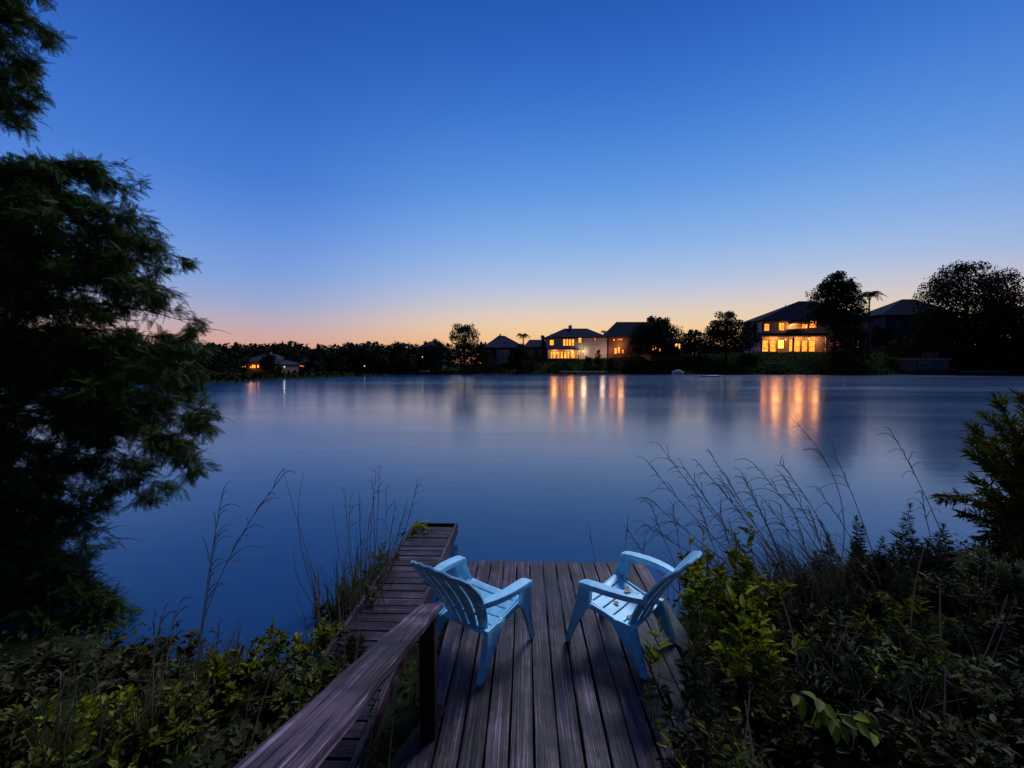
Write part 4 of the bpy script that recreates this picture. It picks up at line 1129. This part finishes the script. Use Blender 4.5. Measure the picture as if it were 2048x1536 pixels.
# ------------------------------------------------------------------ far shore: houses
class House:
    def __init__(s, name, label, pxc, pyb, D, cat='house', group='houses on the far shore'):
        s.px, s.py, s.D, s.m = pxc, pyb, D, D / FPX
        p = at(pxc, pyb, D)
        s.root = empty(name, tuple(p), label, cat, group, rz=YAW)
    def X(s, px): return (px - s.px) * s.m
    def Z(s, py): return (s.py - py) * s.m
    def box(s, name, px0, px1, py0, py1, y0, y1, mat, parent=None):
        return MB().box(((s.X(px0) + s.X(px1)) / 2, (y0 + y1) / 2, (s.Z(py0) + s.Z(py1)) / 2), (s.X(px1) - s.X(px0), y1 - y0, s.Z(py0) - s.Z(py1)), bev=0).build(name, mat, parent or s.root)
    def roof(s, px0, px1, pe, rx0, rx1, pr, y0, y1, name='roof', mat='roof', gable=False, th=.22):
        """hipped roof: eave rectangle and ridge segment"""
        x0, x1, ze, a, c, zr = s.X(px0), s.X(px1), s.Z(pe), s.X(rx0), s.X(rx1), s.Z(pr)
        ym = (y0 + y1) / 2
        bt = [(x0, y0, ze - th), (x1, y0, ze - th), (x1, y1, ze - th), (x0, y1, ze - th)]
        tp = [(x0, y0, ze), (x1, y0, ze), (x1, y1, ze), (x0, y1, ze), (a, ym, zr), (c, ym, zr)]
        b = MB()
        b.poly(bt + tp, [(3, 2, 1, 0), (0, 1, 5, 4), (1, 2, 6, 5), (2, 3, 7, 6), (3, 0, 4, 7), (4, 5, 9, 8), (5, 6, 9), (6, 7, 8, 9), (7, 4, 8)])
        return b.build(name, M[mat], s.root)
    def window(s, px0, px1, py0, py1, y=0.0, mat='pane', nx=2, ny=2, name='window', frame='frame', bar=.07):
        x0, x1, z1, z0 = s.X(px0), s.X(px1), s.Z(py0), s.Z(py1)
        b = MB(); f = .10
        b.box(((x0 + x1) / 2, y - .05, z1), (x1 - x0 + f, .10, f)); b.box(((x0 + x1) / 2, y - .05, z0), (x1 - x0 + f, .10, f))
        for x in (x0, x1): b.box((x, y - .05, (z0 + z1) / 2), (f, .098, z1 - z0 - f))
        for k in range(1, nx): b.box((x0 + (x1 - x0) * k / nx, y - .03, (z0 + z1) / 2), (bar, .04, z1 - z0 - f))
        for k in range(1, ny): b.box(((x0 + x1) / 2, y - .032, z0 + (z1 - z0) * k / ny), (x1 - x0 - f, .036, bar))
        w_ = b.build(name, M[frame], s.root)
        MB().box(((x0 + x1) / 2, y - .012, (z0 + z1) / 2), (x1 - x0 - .02, .02, z1 - z0 - .02)).build('pane', M[mat], w_)
        return w_
    def lamp(s, px, py, y, energy, col=(1, .40, .10), rad=.8):
        l = bpy.data.lights.new('lamp_light', 'POINT'); l.energy = energy; l.color = col; l.shadow_soft_size = rad; l.specular_factor = .25
        o = bpy.data.objects.new('lamp_light', l); C.objects.link(o); o.parent = s.root; o.location = (s.X(px), y, s.Z(py)); return o
    def fixture(s, px, py, y, rad=.16, mat='lamp_warm', name='wall_lamp'):
        b = MB(); c = (s.X(px), y, s.Z(py))
        b.tube([(c[0], c[1], c[2] - rad), (c[0], c[1], c[2] - rad * .4), (c[0], c[1], c[2] + rad * .5), (c[0], c[1], c[2] + rad)], [rad * .5, rad, rad * .9, rad * .3], 8)
        return b.build(name, M[mat], s.root)

# A: brightly lit two storey house
A = House('lit_house', 'house with glowing porch doors and balcony, half behind the tall peaked tree', 1620, 706, 136)
A.box('wall', 1522, 1735, 640, 722, 0, 11, M['tan'])
A.roof(1514, 1742, 641, 1618, 1650, 598, -.8, 11.8)
A.box('porch_roof', 1506, 1640, 668, 672, -3.6, -.02, M['roof'])
A.box('porch_fascia', 1507, 1639, 672.3, 675, -3.55, -3.42, M['trim'])
A.box('porch_floor', 1503, 1640, 705.5, 712, -4.0, -.02, M['concrete'])
for px in (1510, 1572, 1637):
    A.box('porch_column', px - 1.6, px + 1.6, 675.2, 705.3, -3.5, -3.1, M['trim'])
A.box('belt_trim', 1521.5, 1640, 665, 667.7, -.06, -.005, M['trim'])
for a_, c_ in ((1524, 1535.5), (1539.5, 1551), (1587.5, 1599), (1603, 1613.5), (1617, 1629)):
    A.window(a_, c_, 681, 703, 0, 'pane', 3, 5, 'french_door', bar=.06)
A.window(1555, 1567, 680, 697, 0, 'pane_hot', 2, 2, 'picture_window')
A.window(1577.5, 1584, 679, 703, 0, 'pane', 2, 4, 'french_door')
A.window(1527, 1537, 648, 662, 0, 'pane', 2, 3)
A.window(1556, 1567, 646, 661, 0, 'pane', 2, 3)
A.window(1602, 1613, 648, 657, 0, 'pane', 2, 1)
A.window(1617, 1631, 642, 656, 0, 'pane', 3, 2)
A.window(1668, 1681, 676, 692, 0, 'pane_dim', 2, 3)
A.window(1713, 1718, 680, 696, 0, 'pane_dim', 1, 2)
A.box('balcony_floor', 1573, 1600, 659, 661, -2.0, -.07, M['trim'])
b = MB()
for q in np.linspace(1573.5, 1599.5, 14): b.box((A.X(q), -1.95, A.Z(656.4)), (.06, .06, A.m * 5))
b.box((A.X(1586.5), -1.95, A.Z(653.5)), (A.m * 26.6, .09, .09))
b.build('balcony_railing', M['trim'], A.root)
A.box('awning', 1577, 1596, 646.5, 649, -1.6, -.05, M['trim'])
A.fixture(1579, 651, -.35); A.fixture(1569, 679, -.4); A.fixture(1584, 677, -.5); A.fixture(1613.5 + 1.5, 678, -.4); A.fixture(1520, 702, -3, .12)
A.lamp(1582, 652, -1.3, 500); A.lamp(1545, 677, -1.9, 560); A.lamp(1592, 677, -1.9, 560); A.lamp(1625, 677, -1.9, 460, (1, .42, .12)); A.lamp(1515, 680, -2.2, 120)
A.box('chimney_pipe', 1584.2, 1584.9, 607, 616, 4, 4.2, M['frame'])

# B: pale two storey house with cupola
B = House('pale_house', 'pale two storey house with a small white cupola on its roof and glowing lower windows', 1150, 718, 133)
B.box('wall', 1096, 1167, 674, 728, 0, 9, M['siding'])
B.box('wing_wall', 1167.2, 1213, 675, 726, -.6, 8.5, M['stucco'])
B.roof(1090, 1216, 674.8, 1132, 1178, 655, -1.3, 9.8)
B.box('cupola', 1140.5, 1146.5, 651, 659.5, 3.6, 4.6, M['trim']); B.roof(1139.5, 1147.5, 651, 1143, 1144, 647, 3.4, 4.8, 'cupola_roof', 'trim', th=.08)
B.box('lower_roof', 1098, 1156, 697.5, 700, -2.6, -.02, M['trim'])
B.box('patio_floor', 1094, 1156, 717.6, 722, -3.0, -.02, M['concrete'])
for px in (1099, 1118, 1137, 1154.5): B.box('porch_column', px - .7, px + .7, 700.2, 717.4, -2.5, -2.3, M['trim'])
B.window(1099.5, 1107.5, 680, 690.5, 0, 'pane', 2, 2)
B.window(1126, 1148, 678.5, 691.5, 0, 'pane', 4, 1, bar=.3)
B.window(1156.5, 1162.5, 676, 686, 0, 'pane', 2, 3)
B.window(1188, 1190.5, 675.8, 682, -.6, 'pane_dim', 1, 1)
for a_, c_ in ((1100.5, 1104.5), (1106.5, 1111), (1114, 1119), (1121, 1126), (1128, 1133), (1135, 1140), (1142, 1149)):
    B.window(a_, c_, 703.5, 716.5, 0, 'pane', 1, 3, 'glass_door')
B.window(1154.5, 1160, 702, 710, 0, 'pane', 2, 2)
B.fixture(1114, 706, -.3); B.fixture(1145, 703, -.4, .2); B.fixture(1157, 702, -1.0, .2); B.fixture(1165, 703, -1.1, .24)
B.lamp(1108, 703, -1.4, 260); B.lamp(1140, 703, -1.4, 320); B.lamp(1166, 703, -1.8, 260, (1, .7, .4)); B.lamp(1200, 708, -3.2, 220, (1, .62, .45))
# C: steep roofed house
Hc = House('steep_roofed_house', 'brick house with a steep dark roof, mostly behind the broad dark tree', 1275, 709, 132)
Hc.box('wall', 1217, 1345, 672, 722, 0, 10, M['brick'])
Hc.roof(1212, 1350, 673.5, 1240, 1320, 641, -.9, 10.9)
Hc.window(1228.5, 1233.5, 696, 707.5, 0, 'pane', 1, 3, 'glass_door'); Hc.window(1235.2, 1240, 694, 706.5, 0, 'pane', 1, 3, 'glass_door')
Hc.window(1234, 1245, 677, 681, 0, 'pane_dim', 2, 1); Hc.window(1243, 1248, 699, 707, 0, 'pane_dim', 1, 2)
Hc.fixture(1227, 680, -.4, .14)
Hc.lamp(1240, 690, -1.6, 260, (1, .5, .2)); Hc.lamp(1222, 700, -1.4, 120, (1, .4, .2))
# the lit windows that show beneath the broad tree belong to a low wing nearer the water
Hc.box('low_wing_wall', 1282, 1345, 686, 722, -9, -.02, M['brick'])
Hc.roof(1280, 1348, 687, 1295, 1332, 678, -9.5, -.4, 'low_wing_roof')
Hc.window(1286, 1292.5, 692.5, 703, -9, 'pane_hot', 1, 2); Hc.window(1297.5, 1301.5, 698, 705, -9, 'pane', 1, 2)
Hc.window(1327.5, 1332, 690, 696, -9, 'pane_hot', 1, 1); Hc.window(1334, 1337.5, 690, 704, -9, 'pane_hot', 1, 3)
# D: hipped roof house with screened porch
Hd = House('hipped_roof_house', 'unlit house with a dark peaked hip roof and a screened porch by the water', 1005, 725, 124)
Hd.box('wall', 978, 1040, 693, 735, 0, 11, M['dim'])
Hd.roof(966, 1052, 695, 996, 1008, 669, -1, 12); Hd.box('chimney', 998, 1001, 665.5, 675, 5, 5.6, M['brick'])
Hd.box('porch_wall', 994, 1019, 700, 727, -3.2, -.02, M['siding'])
for k in range(5): Hd.window(996 + k * 4.6, 999.4 + k * 4.6, 703, 721, -3.2, 'glass_dark', 1, 3, 'screen_panel', 'trim')
Hd.window(1009, 1012, 684.6, 687.5, -.05, 'glass_dark', 1, 1, 'vent'); Hd.box('porch_roof', 992, 1021, 697.5, 700, -3.6, -.02, M['roof'])
# E: low blue roofed house
He = House('low_blue_roofed_house', 'low unlit house with a broad blue grey roof left of the pale house', 1075, 720, 138)
He.box('wall', 1050, 1094, 692, 730, 0, 9, M['brick']); He.roof(1046, 1096, 694, 1060, 1090, 678, -1, 10)
He.window(1060, 1066, 700, 708, 0, 'glass_dark', 2, 2, frame='trim'); He.window(1078, 1084, 700, 708, 0, 'glass_dark', 2, 2, frame='trim')
# F: small orange lit house on the left shore
Hf = House('orange_lit_house', 'small low house with three orange lit windows beside the water on the left shore', 510, 742, 88)
Hf.box('wall', 480, 535, 722, 750, 0, 8, M['brick']); Hf.roof(474, 550, 723, 515, 530, 707, -1, 9); Hf.box('chimney', 520.5, 524.5, 703, 714, 3, 3.8, M['brick'])
Hf.window(484.5, 488, 731.5, 736, 0, 'pane_hot', 1, 1); Hf.window(489.5, 493, 731.5, 736, 0, 'pane_hot', 1, 1); Hf.window(499.5, 512, 729.5, 736.5, 0, 'pane', 3, 1); Hf.window(514.5, 519, 729.5, 736, 0, 'pane', 1, 1)
Hf.lamp(505, 734, -1.6, 60); Hf.box('wall_extension', 536, 568, 727, 750, -1, 6, M['brick']); Hf.roof(534, 570, 728, 545, 560, 720, -1.6, 6.6, 'extension_roof')
Hf.window(555, 560, 731, 737, -1, 'pane_dim', 2, 1)
# small house with a violet lamp
Hv = House('violet_lamp_house', 'tiny dark house with a violet lamp and one dim orange window, left shore', 595, 742, 98)
Hv.box('wall', 582, 615, 726, 750, 0, 6, M['dim']); Hv.roof(579, 618, 727, 590, 606, 716, -.8, 6.8)
Hv.window(599.5, 609, 730.5, 734.5, 0, 'pane_dim', 2, 1); Hv.fixture(588.5, 733.5, -.4, .3, 'lamp_violet'); Hv.lamp(589, 737, -1.5, 50, (.4, .15, 1))
Hk = House('row_lit_house', 'small distant house with a row of three tiny lit windows above a lawn', 688, 736, 120)
Hk.box('wall', 672, 704, 719, 745, 0, 6, M['tan']); Hk.roof(669, 707, 720, 680, 697, 710, -.8, 6.8)
for a_ in (677, 681.5, 685.5, 688.5): Hk.window(a_, a_ + 2.6, 722.5, 725.5, 0, 'pane', 1, 1)
# G: blue walled house, right
Hg = House('blue_walled_house', 'dark unlit two storey house with a gabled roof left of the huge spreading tree', 1840, 700, 135)
Hg.box('wall', 1768, 1905, 628, 722, 0, 11, M['dim']); Hg.roof(1757, 1916, 629.5, 1832, 1858, 594, -1, 12)
Hg.box('eave_trim', 1760, 1812, 629.8, 631.5, -1.06, -.98, M['trim']); Hg.box('vent_pipe', 1779.4, 1780.3, 612, 622, 4, 4.2, M['frame'])
for a_ in (1790, 1830, 1860): Hg.window(a_, a_ + 9, 642, 654, 0, 'glass_dark', 2, 2, frame='trim')
Hg.window(1815, 1821, 672, 692, 0, 'glass_dark', 1, 2, frame='trim')
# H: roof glimpsed behind the rounded tree
Hh = House('half_hidden_house', 'pale gabled house nearly hidden behind the rounded tree left of the gapped one', 858, 735, 134)
Hh.box('wall', 838, 885, 694, 745, 0, 9, M['dim']); Hh.roof(834, 892, 695, 856, 870, 681, -1, 10)

# ------------------------------------------------------------------ far shore: small things
def lamp_post(label, px, py, D, mat='lamp_white', energy=1, rad=.13, col=(.9, .95, 1)):
    p = at(px, py, D); g = gz(p[0], p[1])
    root = empty('lamp_post', (p[0], p[1], g), label, 'lamp', 'small lamps on the far shore')
    h = max(.4, p[2] - g)
    MB().tube([(0, 0, -.2), (0, 0, h - rad)], [.06, .04], 6).build('pole', M['frame'], root)
    MB().tube([(0, 0, h - rad), (0, 0, h - rad * .3), (0, 0, h + rad * .4), (0, 0, h + rad)], [rad * .5, rad, rad * .9, rad * .3], 8).build('lantern', M[mat], root)
    l = bpy.data.lights.new('lamp_light', 'POINT'); l.energy = energy; l.color = col; l.shadow_soft_size = rad; l.specular_factor = .25
    o = bpy.data.objects.new('lamp_light', l); C.objects.link(o); o.parent = root; o.location = (0, -rad - .1, h)
lamp_post('small white lamp low by the water at the left part of the far shore', 729, 732, 111)
lamp_post('white lamp higher up before the half hidden house', 845, 714, 117)
lamp_post('faint white lamp above the violet lamp house', 625, 709, 100, rad=.12, energy=5)
lamp_post('small white lamp between the orange lit house and the violet lamp', 569, 733.5, 86, rad=.12, energy=8)
lamp_post('small white lamp right of the brightly lit house under the peaked tree', 1688, 690, 121.5, rad=.16, energy=8)

def hull(name, label, pxc, py, D, Lpx, hpx, wid, mats, cat, group=None, rz=0, cover=None):
    m = D / FPX; p = at(pxc, py, D)
    root = empty(name, (p[0], p[1], WZ), label, cat, group, rz=rz + YAW)
    Lh = Lpx * m / 2; h = hpx * m
    b = MB(); rings = []
    for t in np.linspace(-1, 1, 11):
        q = (1 - abs(t) ** 2.6) ** .7 if t > 0 else (1 - .35 * abs(t) ** 3)
        q = max(q, .04); hw = wid / 2 * q; zt = h * (.55 + .12 * t * t)
        rings.append([(t * Lh, -hw, zt), (t * Lh, -hw * .75, -.02), (t * Lh, 0, -.08), (t * Lh, hw * .75, -.02), (t * Lh, hw, zt), (t * Lh, hw * .8, zt - .02), (t * Lh, 0, zt - .14), (t * Lh, -hw * .8, zt - .02)])
    b.loft(rings); b.build('hull', mats, root)
    if cover:
        b = MB(); rings = []
        for t in np.linspace(-.8, .75, 8):
            zz = h * (.60 + .40 * math.cos((t + .1) * 1.7)); hw = wid / 2 * .86
            rings.append([(t * Lh, -hw, h * .56), (t * Lh, -hw * .6, zz), (t * Lh, 0, zz + .04), (t * Lh, hw * .6, zz), (t * Lh, hw, h * .56)])
        b.loft(rings); b.build('cover', cover, root)
    return root
hull('moored_boat', 'small white covered boat moored at the bank below the broad dark tree', 1356, 745, 112, 22, 9, 1.7, M['boat'], 'boat', cover=M['boat'])
hull('low_skiff', 'flat pale skiff out on the water right of the covered boat', 1420, 754, 92, 44, 4.5, 1.5, M['boat'], 'boat')
hull('canoe', 'faded pink canoe drawn up on the bank left of the screened porch', 905, 748, 109.5, 14, 3, .8, M['boat'], 'canoe')

def shore_dock(name, label, px0, px1, py, D, depth, cat='dock', extra=None):
    a = at(px0, py, D); e = at(px1, py, D); c = (a + e) / 2; L_ = np.linalg.norm(e - a)
    root = empty(name, (c[0], c[1], WZ), label, cat, 'small docks on the far shore', rz=YAW)
    zt = c[2] - WZ
    MB().box((0, depth / 2, zt - .06), (L_, depth, .12), bev=.01).build('planking', M['trim'], root)
    for x in np.linspace(-L_ / 2 + .2, L_ / 2 - .2, 4):
        for y in (.12, depth - .12):
            MB().box((x, y, (zt - .13 - .9) / 2), (.14, .14, zt + .75)).build('pile', M['post'], root)
    return root, zt
shore_dock('dock', 'pale edged dock in front of the brightly lit house', 1546, 1574, 726, 111, 3)
shore_dock('dock', 'long low pale dock at the far right by the water', 1934, 2016, 742.5, 108, 1.8)
shore_dock('dock', 'thin low dock below the pale house', 1120, 1215, 743, 108.5, 1.2)
shore_dock('dock', 'short low dock below the half hidden house', 838, 858, 742, 107, 1.5)
# boathouse with red panel and chimney-like tower
Bh = House('boathouse', 'low grey boathouse with a taller reddish block standing at the water on the right', 1865, 745, 110, 'boathouse', None)
Bh.box('wall', 1829, 1898, 719, 752, 0, 4.2, M['concrete'])
Bh.box('deck_slab', 1812, 1900, 738, 740, -1.4, -.02, M['concrete'])
Bh.box('tower', 1864, 1882, 704, 718.8, .6, 3, M['red'])
Bh.box('roof_slab', 1827, 1900, 717.2, 718.9, -.2, 4.4, M['trim'])
Bh.window(1838, 1858, 724, 736, 0, 'glass_dark', 3, 1, 'window', 'trim')
# steps and landing before the lit house
s_ = House('garden_steps', 'stone garden steps leading down from the glowing porch to the dock', 1578, 722, 122, 'steps', None)
for k in range(6):
    s_.box('step', 1568, 1588, 711 + k * 2.2, 713.2 + k * 2.2 + 12, 8 - k * 1.5, 9.48 - k * 1.5, M['concrete'])
